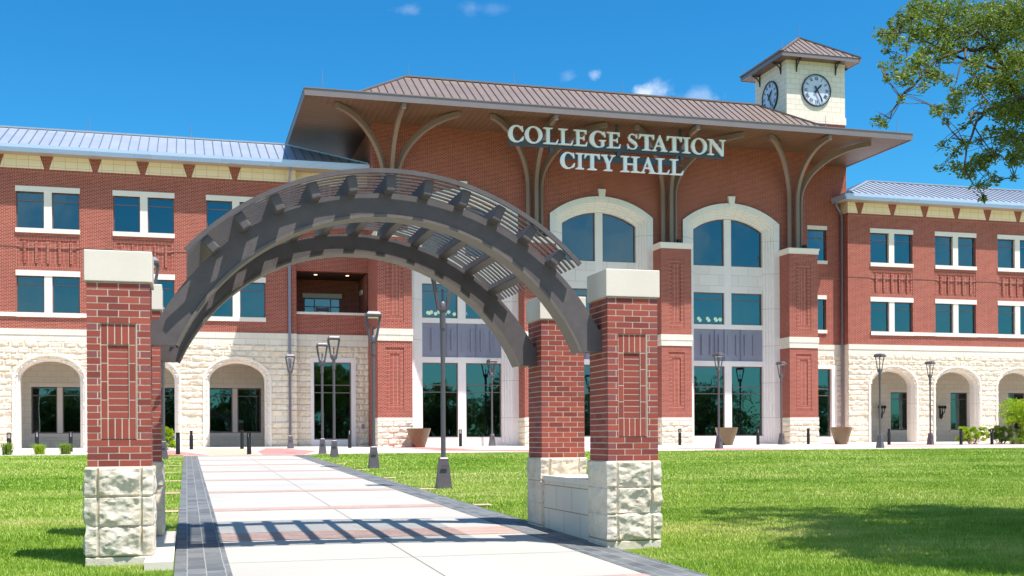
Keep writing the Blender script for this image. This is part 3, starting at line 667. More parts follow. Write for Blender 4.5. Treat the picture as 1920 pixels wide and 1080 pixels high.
for i, (a, b) in enumerate(PIER):
    mb = MB()
    hs_ = [(a+.42, b-.42, 1.45, 4.62), (a+.42, b-.42, 5.95, 9.75)]
    wall_holes(mb, a, b, 1.07, 10.25, YP, hs_, .05)
    for (c, d, e, f) in hs_:
        wall_holes(mb, c, d, e, f, YP+.035, [(c+.22, d-.22, e+.3, f-.3)], .04, 1)
        mb.quad((c+.2, YP+.065, e+.28), (d-.2, YP+.065, e+.28), (d-.2, YP+.065, f-.28), (c+.2, YP+.065, f-.28), 2)
    for x in (a, b): mb.quad((x, YP, 1.07), (x, YM_, 1.07), (x, YM_, 10.25), (x, YP, 10.25))
    pr = mb.build('brick_pier', [M['brick'], M['soldier'], M['brick_stack']], hall)
    mb = MB(); mb.box(a-.05, b+.05, YP-.05, YM_, 10.25, 10.47); mb.box(a-.09, b+.09, YP-.09, YM_+.002, 10.47, 10.56); mb.build('pier_cap', M['cream_plain'], pr)
    for q_ in ((a-.03, b+.03, YP-.035, YM_, 4.97, 5.27), (a-.05, b+.05, YP-.055, YM_+.002, 5.275, 5.58), (a-.03, b+.03, YP-.035, YM_, .90, 1.07)): mb = MB(); mb.box(*q_); mb.build('pier_band', M['cream'], pr)
    # rock-faced foot
    V = []; F = []; cell = .07; per = [(a, YM_, 0, 0)]
    path = [(a-.01, YM_-k*.07, -1, 0) for k in range(0, 17)] + [(a-.01+k*(b-a+.02)/25, YP-.01, 0, -1) for k in range(0, 26)] + [(b+.01, YP-.01+k*.07, 1, 0) for k in range(0, 18)]
    nz = 18
    for j in range(nz+1):
        z = ZB-.05+(.90-ZB+.05)*j/nz
        for (x, y, nx_, ny_) in path:
            h = rock_h((x+y)+i, z-.90+.3048*6, .6096, .3048, .075, i*3.3); V.append((x+nx_*h, y+ny_*h, z))
    n = len(path)
    for j in range(nz):
        for k in range(n-1): q = j*n+k; F.append((q, q+1, q+n+1, q+n))
    big_mesh('pier_foot', np.array(V), np.array(F), M['rock'], parent=pr)
# portals
for bi, (a, b) in enumerate(BAY):
    xc = (a+b)/2
    ps, jj = with_joints(None, [0, 1] + [1+i/24 for i in range(1, 24)] + [2, 3], [.12, .28, .45, .62, .78, .93, 1.02, 1.17, 1.34, 1.43, 1.57, 1.66, 1.83, 1.98, 2.07, 2.22, 2.38, 2.55, 2.72, 2.88], .0006)
    prof = [(0, -.10), (.40, -.10), (.42, .02), (.55, .02), (.57, .12), (.70, .12), (.72, .22), (.84, .22), (.86, .33), (1.0, .33), (1.0, .62)]
    def pt(p, t):
        half = 2.975-t*(2.975-2.15); zk = 12.06-t*(12.06-11.65); rise = 1.05-t*(.38)
        jz = lambda v: ZB+(11.6-ZB)*v/.97 if v < .97 else 11.6+(zk-11.6)*(v-.97)/.03
        if p <= 1: return (xc-half, jz(p))
        if p >= 2: return (xc+half, jz(3-p))
        x = xc-half+2*half*(p-1); return (x, seg_arch(x, xc, half, zk, rise))
    o = sweep_profile([[pt(p, t) for p in ps] for t, _ in prof], [YM_+d for _, d in prof], [M['portal'], M['joint']], 'portal_surround', hall, set(jj))
    mb = MB(); mb.xz([(xc-.14, 12.93), (xc+.14, 12.93), (xc+.21, 13.50), (xc-.21, 13.50)], YM_-.16, YM_+.05); mb.build('keystone', M['portal'], o)
    mb = MB(); y0, y1 = YG-.10, YG+.14
    L0, L1, R0, R1 = xc-2.15, xc-.215, xc+.215, xc+2.15
    mb.box(L1, R0, y0+.02, y1, ZB, 12.30); 
    for z0, z1 in ((ZB, .05), (4.0, 4.29), (6.09, 6.35)):
        mb.box(L0, L1, y0, y1-.003, z0, z1); mb.box(R0, R1, y0, y1-.003, z0, z1)
        mb.box(L1, R0, y0, y0+.019, z0, z1)
    mb.box(L0, L1, y0, y1-.003, 8.15, 9.65, 1); mb.box(R0, R1, y0, y1-.003, 8.15, 9.65, 1)
    mb.build('portal_infill', [M['portal'], M['portal_blk']], o)
    for x0, x1 in ((L0, L1), (R0, R1)):
        w1 = single_window(x0, x1, .05, 4.0, YG-.12, (2.45, 2.83)); w2 = single_window(x0, x1, 6.35, 8.15, YG-.12, (7.77,))
        # arched head light
        n = 12; arc = [(x0+(x1-x0)*i/n, seg_arch(x0+(x1-x0)*i/n, xc, 2.15, 11.65, .67)) for i in range(n+1)]
        f = MB(); t = .06
        f.box(x0, x0+t, YG, YG+.1, 9.65, arc[0][1]); f.box(x1-t, x1, YG, YG+.1, 9.65, arc[-1][1]); f.box(x0+t, x1-t, YG+.002, YG+.098, 9.65, 9.65+t)
        for (xa, za), (xb, zb) in zip(arc[:-1], arc[1:]): f.prism([(xa, YG+.004, za), (xb, YG+.004, zb), (xb, YG+.004, zb-t), (xa, YG+.004, za-t)], (0, .09, 0))
        w3 = f.build('arched_window', M['frame'], hall)
        p = MB(); p.add([(x0+.03, YG+.05, 9.68), (x1-.03, YG+.05, 9.68)] + [(min(max(x, x0+.03), x1-.03), YG+.05, z-.03) for x, z in reversed(arc)], [tuple(range(len(arc)+2))]); p.build('pane', M['glass'], w3)
    # metal spandrel panel with raised ribs
    mb = MB(); mb.box(L0, L1, YG-.02, YG+.08, 4.29, 6.09); mb.box(R0, R1, YG-.02, YG+.08, 4.29, 6.09); mb.box(L1-.01, R0+.01, YG-.1+.005, YG+.01, 4.29, 6.09)
    for k in range(7):
        xk = L0+.55+k*.533
        if k in (2, 5): mb.box(xk-.29, xk-.27, YG-.105, YG-.02, 4.3, 6.08)
        mb.box(xk-.045, xk+.045, YG-.13, YG-.02, 4.62, 5.78)
    mb.build('metal_spandrel', M['panel'], hall)

# interiors behind the glass: floors, back walls and a few lit fittings
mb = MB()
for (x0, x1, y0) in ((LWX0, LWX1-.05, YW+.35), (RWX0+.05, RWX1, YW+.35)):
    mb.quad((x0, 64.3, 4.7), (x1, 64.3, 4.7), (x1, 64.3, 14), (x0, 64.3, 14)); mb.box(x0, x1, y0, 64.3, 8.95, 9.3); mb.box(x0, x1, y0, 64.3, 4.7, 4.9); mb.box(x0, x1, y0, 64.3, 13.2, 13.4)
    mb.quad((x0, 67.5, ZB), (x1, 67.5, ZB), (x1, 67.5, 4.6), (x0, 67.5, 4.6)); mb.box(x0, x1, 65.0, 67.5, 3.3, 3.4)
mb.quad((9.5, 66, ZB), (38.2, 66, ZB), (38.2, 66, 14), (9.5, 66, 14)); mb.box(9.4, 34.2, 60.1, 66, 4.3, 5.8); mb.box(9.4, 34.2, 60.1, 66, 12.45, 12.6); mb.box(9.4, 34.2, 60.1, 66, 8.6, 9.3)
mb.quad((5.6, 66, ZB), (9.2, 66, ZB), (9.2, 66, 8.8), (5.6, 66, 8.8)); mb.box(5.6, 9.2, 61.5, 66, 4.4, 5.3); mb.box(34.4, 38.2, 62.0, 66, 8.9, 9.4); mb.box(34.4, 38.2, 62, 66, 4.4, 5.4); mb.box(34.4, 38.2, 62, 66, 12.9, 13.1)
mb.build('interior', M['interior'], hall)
for bx in (13.7, 29.0):
    for k in range(12):
        an = 2*pi*k/12; mb = MB(); px, py, pz = bx+1.05*cos(an), 61.6+.5*sin(an), 6.85
        mb.lathe([(.02, -.1), (.085, -.06), (.10, 0), (.085, .06), (.02, .1)], 10, (px, py, pz)); mb.build('globe_pendant', M['glow'], hall, smooth=True)
for k in range(4): mb = MB(); mb.box(3.2-.1*k, 3.6-.1*k, 61.6+.8*k, 62.0+.8*k, 8.90, 8.93); mb.build('ceiling_light', M['glow'], hall)

# --- wing roofs and gutters
def hip_roof(x0, x1, y0, y1, z0, slope, hip_l, hip_r, mt, ms, pitch, name, rib=.05, z_eave_drop=0):
    r = (y1-y0)/2; zr = z0+slope*r; mb = MB(); xl = x0+(r if hip_l else 0); xr = x1-(r if hip_r else 0); ym = (y0+y1)/2
    mb.quad((x0, y0, z0), (x1, y0, z0), (xr, ym, zr), (xl, ym, zr)); mb.quad((x0, y1, z0), (xl, ym, zr), (xr, ym, zr), (x1, y1, z0))
    mb.add([(x0, y0, z0), (xl, ym, zr), (x0, y1, z0)], [(0, 1, 2)]); mb.add([(x1, y0, z0), (x1, y1, z0), (xr, ym, zr)], [(0, 1, 2)])
    n = int((x1-x0)/pitch)
    for i in range(1, n):
        x = x0+i*pitch; reach = min(r, (x-x0) if hip_l else r, (x1-x) if hip_r else r)
        if reach > .15: mb.bar((x, y0+.04, z0+.03), (x, y0+reach-.03, z0+slope*(reach-.05)+.03), .035, rib, 1)
    for hip, xe, sg in ((hip_l, x0, 1), (hip_r, x1, -1)):
        if not hip: continue
        nn = int((y1-y0)/pitch)
        for i in range(1, nn):
            y = y0+i*pitch; reach = min(y-y0, y1-y)
            if reach > .15: mb.bar((xe+sg*.04, y, z0+.03), (xe+sg*(reach-.03), y, z0+slope*(reach-.05)+.03), .035, rib, 1)
    mb.bar((xl, ym, zr+.03), (xr, ym, zr+.03), .22, .08, 0)
    for hip, xe, xr_ in ((hip_l, x0, xl), (hip_r, x1, xr)):
        if hip:
            for ye in (y0, y1): mb.bar((xe, ye, z0+.03), (xr_, ym, zr+.03), .20, .07, 0)
    return mb.build(name, [mt, ms], hall)
hip_roof(LWX0, 9.25, 60.0, 68.0, 14.33, .4375, False, True, M['silver'], M['silver_seam'], .457, 'wing_roof')
hip_roof(37.5, RWX1, 60.0, 68.0, 14.33, .4375, True, False, M['silver'], M['silver_seam'], .457, 'wing_roof', .055)
def gutter_run(pts, name='gutter'):
    """pts in plan; profile outward = left side of travel"""
    mb = MB(); prof = [(.02, 13.97), (.10, 13.97), (.13, 14.14), (.17, 14.16), (.18, 14.31), (.02, 14.33)]
    for (xa, ya), (xb, yb) in zip(pts[:-1], pts[1:]):
        d = Vector((xb-xa, yb-ya, 0)).normalized(); o_ = Vector((d.y, -d.x, 0))
        A = [(xa+o_.x*p, ya+o_.y*p, z) for p, z in prof]
        ext = 0
        mb.prism(A, (xb-xa, yb-ya, 0))
    return mb.build(name, M['gutter'], hall)
mb = MB(); mb.box(LWX0, 9.25, 68.0, 84, 14.0, 14.3); mb.build('soffit_bounce_slab', M['silver'], hall)  # unseen silver slab, added to bounce neutral light onto the left soffit
gutter_run([(LWX0, 60.08), (9.27, 60.08)])
gutter_run([(37.43, 60.08), (RWX1, 60.08)]); gutter_run([(37.5, 61.5), (37.5, 59.93)])
mb = MB(); mb.box(LWX0, 9.28, 60.06, 61.2, 13.98, 14.05); mb.build('wing_soffit', M['wing_soffit'], hall)
mb = MB(); mb.box(37.5, RWX1, 60.06, 61.0, 13.98, 14.05); mb.box(37.52, 38.1, 60.9, 61.5, 13.975, 14.045); mb.build('wing_soffit', M['wing_soffit'], hall)
# downspouts
mb = MB(); s_ = [(-.065, -.05), (.065, -.05), (.065, .05), (-.065, .05)]
mb.sweep([(5.20, 60.15, 13.98), (5.20, 60.15, 13.80), (5.17, 60.66, 13.1), (5.17, 60.70, 12.9), (5.17, 60.70, -.2)], s_, side=(1, 0, 0)); mb.build('downspout', M['downspout'], hall)
mb = MB(); mb.sweep([(37.45, 61.2, 14.0), (37.45, 61.2, 13.85), (37.86, 61.25, 13.3), (37.88, 61.25, 13.1), (37.88, 61.25, .3)], s_, side=(0, 1, 0)); mb.build('downspout', M['downspout'], hall)

# --- main roof
EX0, EX1, EY0, EY1 = 5.42, 38.41, 54.92, 70.6
mb = MB()
mb.quad((EX0+.05, EY0+.05, ZE), (EX1-.05, EY0+.05, ZE), (34.3, YM_+.1, ZE), (9.3, YM_+.1, ZE), 0)
mb.quad((EX0+.05, EY0+.05, ZE), (9.3, YM_+.1, ZE), (9.35, 70.5, ZE), (EX0+.05, 70.5, ZE), 1)
mb.quad((EX1-.05, EY0+.05, ZE), (EX1-.05, 61.6, ZE), (34.3, 61.6, ZE), (34.3, YM_+.1, ZE), 1)
mb.build('main_soffit', [M['soffit_y'], M['soffit_x']], hall, recalc=False)
mb = MB()
for (a, b, c, d) in ((EX0, EX1, EY0, EY0+.05), (EX0, EX0+.05, EY0+.05, EY1), (EX1-.05, EX1, EY0+.05, 61.6)):
    mb.box(a, b, c, d, ZE-.03, ZE+.30)
mb.box(EX0-.03, EX1+.03, EY0-.03, EY0+.06, ZE+.30, ZE+.345); mb.box(EX0-.03, EX0+.06, EY0+.06, EY1, ZE+.30, ZE+.345); mb.box(EX1-.06, EX1+.03, EY0+.06, 61.6, ZE+.30, ZE+.345)
mb.build('fascia', M['bronze'], hall)
mb = MB(); z0, z1 = ZE+.34, 17.2; A = [(EX0, EY0), (EX1, EY0), (EX1, EY1), (EX0, EY1)]; B = [(7.6, 58.3), (36.85, 58.3), (36.85, 66.3), (7.6, 66.3)]
for i in range(4):
    j = (i+1) % 4; mb.quad((*A[i], z0), (*A[j], z0), (*B[j], z1), (*B[i], z1))
mb.build('lower_roof', M['bronze_roof'], hall)
hip_roof(7.6, 36.85, 58.3, 66.3, 17.2, .648, True, True, M['bronze_roof'], M['seam'], .43, 'main_roof', .06)
# fan brackets above each pier
def bracket_arm(p0, p1, zfoot):
    zt, zs = 16.08, 13.3; path = [(p0[0], p0[1], zfoot)]
    for i in range(17):
        th = pi/2*i/16; k = 1-cos(th); path.append((p0[0]+(p1[0]-p0[0])*k, p0[1]+(p1[1]-p0[1])*k, zs+(zt-zs)*sin(th)))
    d = Vector((p1[0]-p0[0], p1[1]-p0[1], 0)).normalized(); path.append((p1[0]+d.x*.15, p1[1]+d.y*.15, zt))
    side = Vector((-d.y, d.x, 0)); w, h = .10, .13
    mb = MB(); mb.sweep(path, [(-w, -h), (w, -h), (w, h), (-w, h)], side=side)
    return mb
for a, b in PIER:
    xc = (a+b)/2
    for k, (q0, q1) in enumerate([((xc-.36, 58.75), (xc-3.05, 55.85)), ((xc, 58.6), (xc, 55.15)), ((xc+.30, 58.8), (xc+2.85, 55.85))]):
        o = bracket_arm(q0, q1, 10.56).build('eave_bracket', M['bracket'], hall)
    mb = MB(); mb.box(xc+.32, xc+.5, 58.35, 58.6, 10.60, 10.85); mb.tube([(xc+.41, 58.5, 10.56), (xc+.41, 58.5, 10.62)], .05, 8); mb.build('floodlight', M['black'], hall)
# --- clock tower
TX0, TX1, TY0, TY1 = 34.45, 38.37, 61.6, 65.52
TC = ((TX0+TX1)/2, (TY0+TY1)/2)
mb = MB(); mb.box(TX0, TX1, TY0, TY1, 19.2, 22.44); mb.build('tower_wall', M['tower'], hall)
mb = MB(); mb.box(TX0-.05, TX1+.05, TY0-.05, TY1+.05, 18.78, 19.2); mb.build('tower_plinth', M['tower'], hall)
mb = MB(); mb.box(TX0, TX1, TY0, TY1, 16.3, 18.78); mb.build('tower_brick_base', M['brick'], hall)
mb = MB(); mb.box(TX0-.64, TX1+.64, TY0-.65, TY1+.65, 22.44, 22.50, 0); mb.build('tower_soffit', M['soffit_y'], hall)
mb = MB(); o_ = .67
mb.box(TX0-o_, TX1+o_, TY0-o_, TY0-o_+.04, 22.42, 22.64); mb.box(TX0-o_, TX1+o_, TY1+o_-.04, TY1+o_, 22.42, 22.64); mb.box(TX0-o_, TX0-o_+.04, TY0-o_+.04, TY1+o_-.04, 22.42, 22.64); mb.box(TX1+o_-.04, TX1+o_, TY0-o_+.04, TY1+o_-.04, 22.42, 22.64)
mb.build('tower_fascia', M['bronze'], hall)
w = TX1-TX0+2*o_+.06
hip_roof(TX0-o_-.03, TX1+o_+.03, TY0-o_-.03, TY0-o_-.03+w, 22.66, .70, True, True, M['bronze_roof'], M['seam'], .40, 'tower_roof', .055)
for dx, dy, px, py in [(0, -1, .65, 0), (0, -1, 3.27, 0), (-1, 0, 0, .65), (-1, 0, 0, 3.27), (1, 0, 3.92, .65), (1, 0, 3.92, 3.27)]:
    x, y = TX0+px, TY0+py; mb = MB(); d = Vector((dx, dy, 0)); sd = Vector((-dy, dx, 0))
    mb.bar((x+dx*.03, y+dy*.03, 21.75), (x+dx*.03, y+dy*.03, 22.43), .06, .06); mb.bar((x+dx*.03, y+dy*.03, 22.40), (x+dx*.58, y+dy*.58, 22.40), .06, .05)
    pth = [(x+dx*(.03+.50*(1-cos(t_))), y+dy*(.03+.50*(1-cos(t_))), 21.80+.55*sin(t_)) for t_ in [pi/2*i/8 for i in range(9)]]
    mb.sweep(pth, [(-.03, -.025), (.03, -.025), (.03, .025), (-.03, .025)], side=sd); mb.build('tower_bracket', M['seam'], hall)
M['clock_face'] = plain('clock_dial', srgb(206, 214, 232), .4, var=.03)
M['clock_dark'] = plain('clock_black', srgb(30, 30, 38), .4, var=.05)
def roman(mb, s, cx, cz, rot, h, place):
    """thin bars forming a roman numeral; local x to the right, z up, rotated about the dial centre"""
    w_ = {'I': .045, 'V': .10, 'X': .10}; tot = sum(w_[c] for c in s)+.015*(len(s)-1); x = -tot/2
    for c in s:
        ww = w_[c]; segs = [((x+ww/2, -h/2), (x+ww/2, h/2), .028)] if c == 'I' else ([((x, h/2), (x+ww/2, -h/2), .028), ((x+ww, h/2), (x+ww/2, -h/2), .014)] if c == 'V' else [((x, h/2), (x+ww, -h/2), .028), ((x, -h/2), (x+ww, h/2), .014)])
        for k, (p, q, t) in enumerate(segs):
            P_ = []
            for (lx, lz) in (p, q): P_.append((cx+lx*cos(rot)+lz*sin(rot), cz-lx*sin(rot)+lz*cos(rot)))
            place(mb, P_[0], P_[1], t, k)
        x += ww+.015
def clock(origin, ux, nrm):
    """origin: dial centre; ux: dial right; nrm: outward"""
    ux = Vector(ux); n = Vector(nrm); c = Vector(origin); R = .95
    P3 = lambda x, z, d=0: tuple(c+ux*x+Vector((0, 0, z))+n*d)
    def disc(r, d0, d1, mtl, name, par, seg=48, r_in=0):
        mb = MB(); o1 = [P3(r*cos(2*pi*i/seg), r*sin(2*pi*i/seg), d1) for i in range(seg)]; o0 = [P3(r*cos(2*pi*i/seg), r*sin(2*pi*i/seg), d0) for i in range(seg)]
        if not r_in: mb.add(o1, [tuple(range(seg))])
        else:
            i1 = [P3(r_in*cos(2*pi*i/seg), r_in*sin(2*pi*i/seg), d1) for i in range(seg)]; i0 = [P3(r_in*cos(2*pi*i/seg), r_in*sin(2*pi*i/seg), d0) for i in range(seg)]
            mb.add(o1+i1, [(i, (i+1) % seg, seg+(i+1) % seg, seg+i) for i in range(seg)]); mb.add(i1+i0, [(i, (i+1) % seg, seg+(i+1) % seg, seg+i) for i in range(seg)])
        mb.add(o0+o1, [(i, (i+1) % seg, seg+(i+1) % seg, seg+i) for i in range(seg)])
        return mb.build(name, mtl, par)
    face = disc(R-.02, .0, .05, M['clock_face'], 'clock', hall)
    disc(R+.02, .0, .09, M['clock_dark'], 'bezel', face, r_in=R-.04)
    disc(.60, .051, .056, M['clock_face'], 'inner_dial', face)
    place = lambda mb, p, q, t, k: mb.prism([P3(p[0]-t/2*(q[1]-p[1])/hypot(q[0]-p[0], q[1]-p[1]), p[1]+t/2*(q[0]-p[0])/hypot(q[0]-p[0], q[1]-p[1]), .051), P3(p[0]+t/2*(q[1]-p[1])/hypot(q[0]-p[0], q[1]-p[1]), p[1]-t/2*(q[0]-p[0])/hypot(q[0]-p[0], q[1]-p[1]), .051),
                                            P3(q[0]+t/2*(q[1]-p[1])/hypot(q[0]-p[0], q[1]-p[1]), q[1]-t/2*(q[0]-p[0])/hypot(q[0]-p[0], q[1]-p[1]), .051), P3(q[0]-t/2*(q[1]-p[1])/hypot(q[0]-p[0], q[1]-p[1]), q[1]+t/2*(q[0]-p[0])/hypot(q[0]-p[0], q[1]-p[1]), .051)], n*(.012+.002*k))
    mb = MB()
    for i, s in enumerate(['XII', 'I', 'II', 'III', 'IIII', 'V', 'VI', 'VII', 'VIII', 'IX', 'X', 'XI']):
        an = 2*pi*i/12; roman(mb, s, .70*sin(an), .70*cos(an), an, .19, place)
    for i in range(60):
        an = 2*pi*i/60; place(mb, (.83*sin(an), .83*cos(an)), (.89*sin(an), .89*cos(an)), .02 if i % 5 else .035, 0)
    mb.build('numerals', M['clock_dark'], face)
    for nm, an, ln, tl, w0, w1, d in (('hour_hand', radians(42.5), .50, .20, .085, .03, .10), ('minute_hand', radians(151), .80, .26, .075, .025, .13)):
        dx, dz = sin(an), cos(an); mb = MB()
        mb.prism([P3(-dx*tl+dz*w0*.8, -dz*tl-dx*w0*.8, d), P3(-dx*tl-dz*w0*.8, -dz*tl+dx*w0*.8, d), P3(-dz*w0*.5, dx*w0*.5, d), P3(dx*ln*.75-dz*w0*.6, dz*ln*.75+dx*w0*.6, d), P3(dx*ln, dz*ln, d), P3(dx*ln*.75+dz*w0*.6, dz*ln*.75-dx*w0*.6, d), P3(dz*w0*.5, -dx*w0*.5, d)], n*.02)
        mb.build(nm, M['clock_dark'], face)
clock((TC[0], TY0, 20.73), (1, 0, 0), (0, -1, 0))
clock((TX0, TC[1], 20.73), (0, -1, 0), (-1, 0, 0))
# lightning rods
for (x, y, z, h) in [(6.3, 55.2, 16.6, 1.0), (11.8, 62.3, 19.75, .8), (17.8, 62.3, 19.75, .8), (24.3, 62.3, 19.75, .8), (36.4, 63.5, 24.4, .8), (38.9, 61.1, 22.7, .7), (33.9, 61.1, 22.7, .7), (33.9, 66.0, 22.7, .7), (33.2, 55.2, 16.6, .7), (37.6, 55.2, 16.6, .9), (-4.8, 64, 16.1, .8), (.3, 64, 16.1, .8), (-9.9, 64, 16.1, .8)]:
    mb = MB(); mb.tube([(x, y, z), (x, y, z+h)], [.022, .008], 5); mb.build('lightning_rod', M['downspout'], hall)
mb = MB(); mb.box(8.93, 9.05, YBAL-.12, YBAL-.02, .55, .78); mb.build('wall_box', M['downspout'], hall)
# ------------------------------------------------------------------ the sign under the eave
def ring_poly(cx, cz, rx, rz, irx, irz, a0, a1, n=30, icx=None):
    icx = cx if icx is None else icx
    out = [(cx+rx*cos(radians(a0+(a1-a0)*i/n)), cz+rz*sin(radians(a0+(a1-a0)*i/n))) for i in range(n+1)]
    inn = [(icx+irx*cos(radians(a0+(a1-a0)*i/n)), cz+irz*sin(radians(a0+(a1-a0)*i/n))) for i in range(n+1)]
    return out, inn
def serif(x0, x1, z, up, t=.055, s0=None, s1=None):
    m0 = s0 if s0 is not None else x0+(x1-x0)*.3; m1 = s1 if s1 is not None else x1-(x1-x0)*.3; k = 1 if up else -1
    return [(x0, z), (x1, z), (x1, z+k*t*.7), (m1, z+k*t*1.7), (m0, z+k*t*1.7), (x0, z+k*t*.7)]
def rect(x0, x1, z0, z1): return [(x0, z0), (x1, z0), (x1, z1), (x0, z1)]
def glyph(ch):
    """pieces of a roman capital in a unit square (w x 1)"""
    if ch == 'I': return 1, [rect(.31, .69, .02, .98), serif(0, 1, 0, True, s0=.3, s1=.7), serif(0, 1, 1, False, s0=.3, s1=.7)], []
    if ch == 'L': return 1, [rect(.20, .42, .02, .98), serif(.0, .64, 1, False, s0=.19, s1=.43), [(0, 0), (.92, 0), (1, .30), (.95, .30), (.82, .085), (.2, .085), (0, .04)]], []
    if ch == 'E': return 1, [rect(.20, .42, .02, .98), [(0, 0), (.93, 0), (1, .28), (.95, .28), (.82, .085), (.2, .085), (0, .04)], [(0, 1), (.92, 1), (.92, .74), (.87, .74), (.76, .915), (.2, .915), (0, .96)], [(.40, .46), (.66, .46), (.74, .35), (.78, .35), (.78, .67), (.74, .67), (.66, .545), (.40, .545)]], []
    if ch == 'T': return 1, [rect(.385, .615, .02, .96), serif(.2, .8, 0, True, s0=.38, s1=.62), [(.02, 1.02), (.08, 1.0), (.92, 1.0), (.98, 1.02), (1.0, .70), (.95, .70), (.82, .915), (.18, .915), (.05, .70), (0, .70)]], []
    if ch == 'H': return 1, [rect(.155, .325, .02, .98), rect(.675, .845, .02, .98), rect(.32, .68, .47, .545), serif(0, .46, 0, True, s0=.15, s1=.33), serif(0, .46, 1, False, s0=.15, s1=.33), serif(.54, 1, 0, True, s0=.67, s1=.85), serif(.54, 1, 1, False, s0=.67, s1=.85)], []
    if ch == 'A': return 1, [[(.10, .02), (.19, .02), (.52, .90), (.47, 1.02)], [(.46, 1.02), (.53, 1.02), (.92, .02), (.68, .02), (.42, .78)], rect(.26, .66, .29, .365), serif(0, .30, 0, True, s0=.1, s1=.2), serif(.56, 1, 0, True, s0=.68, s1=.92)], []
    if ch == 'Y': return 1, [rect(.39, .61, .02, .46), serif(.2, .8, 0, True, s0=.38, s1=.62), [(.11, .98), (.35, .98), (.62, .46), (.40, .42)], [(.78, .98), (.88, .98), (.60, .44), (.52, .48)], serif(0, .47, 1, False, s0=.1, s1=.36), serif(.63, 1, 1, False, s0=.76, s1=.9)], []
    if ch == 'N': return 1, [rect(.135, .215, .02, .95), [(.08, 1.0), (.28, 1.0), (.88, .16), (.88, -.04), (.80, -.04), (.14, .88)], rect(.80, .88, .0, .98), serif(0, .35, 0, True, s0=.13, s1=.22), serif(.66, 1, 1, False, s0=.79, s1=.89), [(0, 1), (.2, 1), (.2, .93), (0, .96)]], []
    if ch == 'O': return 1, [], [ring_poly(.5, .5, .5, .525, .285, .455, 0, 360, 40)]
    if ch in 'CG':
        rings = [ring_poly(.52, .5, .52, .525, .30, .455, 42, 318, 34, icx=.57)]
        pcs = [[(.86, .99), (.91, .99), (.97, .66), (.91, .66), (.80, .84), (.74, .90)]]
        if ch == 'C': pcs.append([(.74, .10), (.82, .20), (.94, .36), (.99, .33), (.96, .12), (.86, .06)])
        else: pcs += [[(.70, .40), (.88, .40), (.88, .10), (.80, .02), (.70, .05)], serif(.58, 1.0, .46, False, s0=.69, s1=.89)]
        return 1, pcs, rings
    if ch == 'S':
        c = [(.86, .80), (.72, .93), (.48, .975), (.24, .90), (.16, .75), (.26, .61), (.50, .50), (.76, .38), (.86, .24), (.76, .09), (.50, .025), (.26, .07), (.10, .20)]
        t = [.02, .05, .07, .13, .19, .24, .26, .25, .20, .13, .07, .06, .03]
        out, inn = [], []
        for i, (x, z) in enumerate(c):
            x0, z0 = c[max(i-1, 0)]; x1, z1 = c[min(i+1, len(c)-1)]; d = hypot(x1-x0, z1-z0); nx, nz = -(z1-z0)/d, (x1-x0)/d
            out.append((x+nx*t[i]/2, z+nz*t[i]/2*.8)); inn.append((x-nx*t[i]/2, z-nz*t[i]/2*.8))
        return 1, [[(.86, 1.0), (.91, 1.0), (.92, .70), (.87, .70), (.78, .86)], [(.05, .0), (.0, .34), (.06, .34), (.18, .14), (.14, .04)]], [(out, inn)]
SY = 55.9
sign = empty('building_sign', (21.6, SY, 14.7), label='large white serif letters reading COLLEGE STATION CITY HALL hung on steel rails under the eave', cat='sign')
def put_letter(ch, x0, x1, z0, h):
    _, pcs, rings = glyph(ch); mb = MB(); w = x1-x0; ox, oz = x0-21.6, z0-14.7; k = 0
    for p in pcs: mb.xz([(ox+a*w, oz+b*h) for a, b in p], -.002*k, .14); k += 1
    for out, inn in rings:
        n = len(out)
        for i in range(n-1):
            q = [out[i], out[i+1], inn[i+1], inn[i]]; V = [(ox+a*w, -.002*k, oz+b*h) for a, b in q] + [(ox+a*w, .14, oz+b*h) for a, b in q]
            fs = [(0, 1, 2, 3), (7, 6, 5, 4), (0, 4, 5, 1), (3, 2, 6, 7)]
            if i == 0 and out[0] != out[-1]: fs.append((0, 3, 7, 4))
            if i == n-2 and out[0] != out[-1]: fs.append((1, 5, 6, 2))
            mb.add(V, fs)
    mb.build('letter', M['white'], sign)
for ch, a, b in [('C', 15.66, 16.48), ('O', 16.53, 17.46), ('L', 17.51, 18.31), ('L', 18.31, 19.11), ('E', 19.13, 19.88), ('G', 19.98, 20.90), ('E', 20.93, 21.70),
                 ('S', 22.06, 22.66), ('T', 22.71, 23.57), ('A', 23.43, 24.31), ('T', 24.27, 25.13), ('I', 25.16, 25.62), ('O', 25.66, 26.57), ('N', 26.60, 27.65)]: put_letter(ch, a, b, 14.95, .82)
for ch, a, b in [('C', 18.41, 19.20), ('I', 19.24, 19.69), ('T', 19.71, 20.55), ('Y', 20.62, 21.40), ('H', 21.69, 22.75), ('A', 22.79, 23.64), ('L', 23.66, 24.42), ('L', 24.44, 25.22)]: put_letter(ch, a, b, 13.77, .81)
mb = MB(); q = lambda x: x-21.6
mb.box(q(15.70), q(27.62), .16, .26, .14, .44); mb.box(q(15.70), q(27.62), .12, .28, .10, .15); mb.box(q(18.42), q(25.0), .16, .26, -.40, -.12); mb.box(q(18.42), q(25.3), .12, .20, -.45, -.40)
for x in (17.95, 21.6, 25.15): mb.box(q(x)-.06, q(x)+.06, .27, .39, -.1, 1.55); mb.box(q(x)-.09, q(x)+.09, .07, .41, -.14, .08)
mb.build('sign_frame', M['sign_bar'], sign)

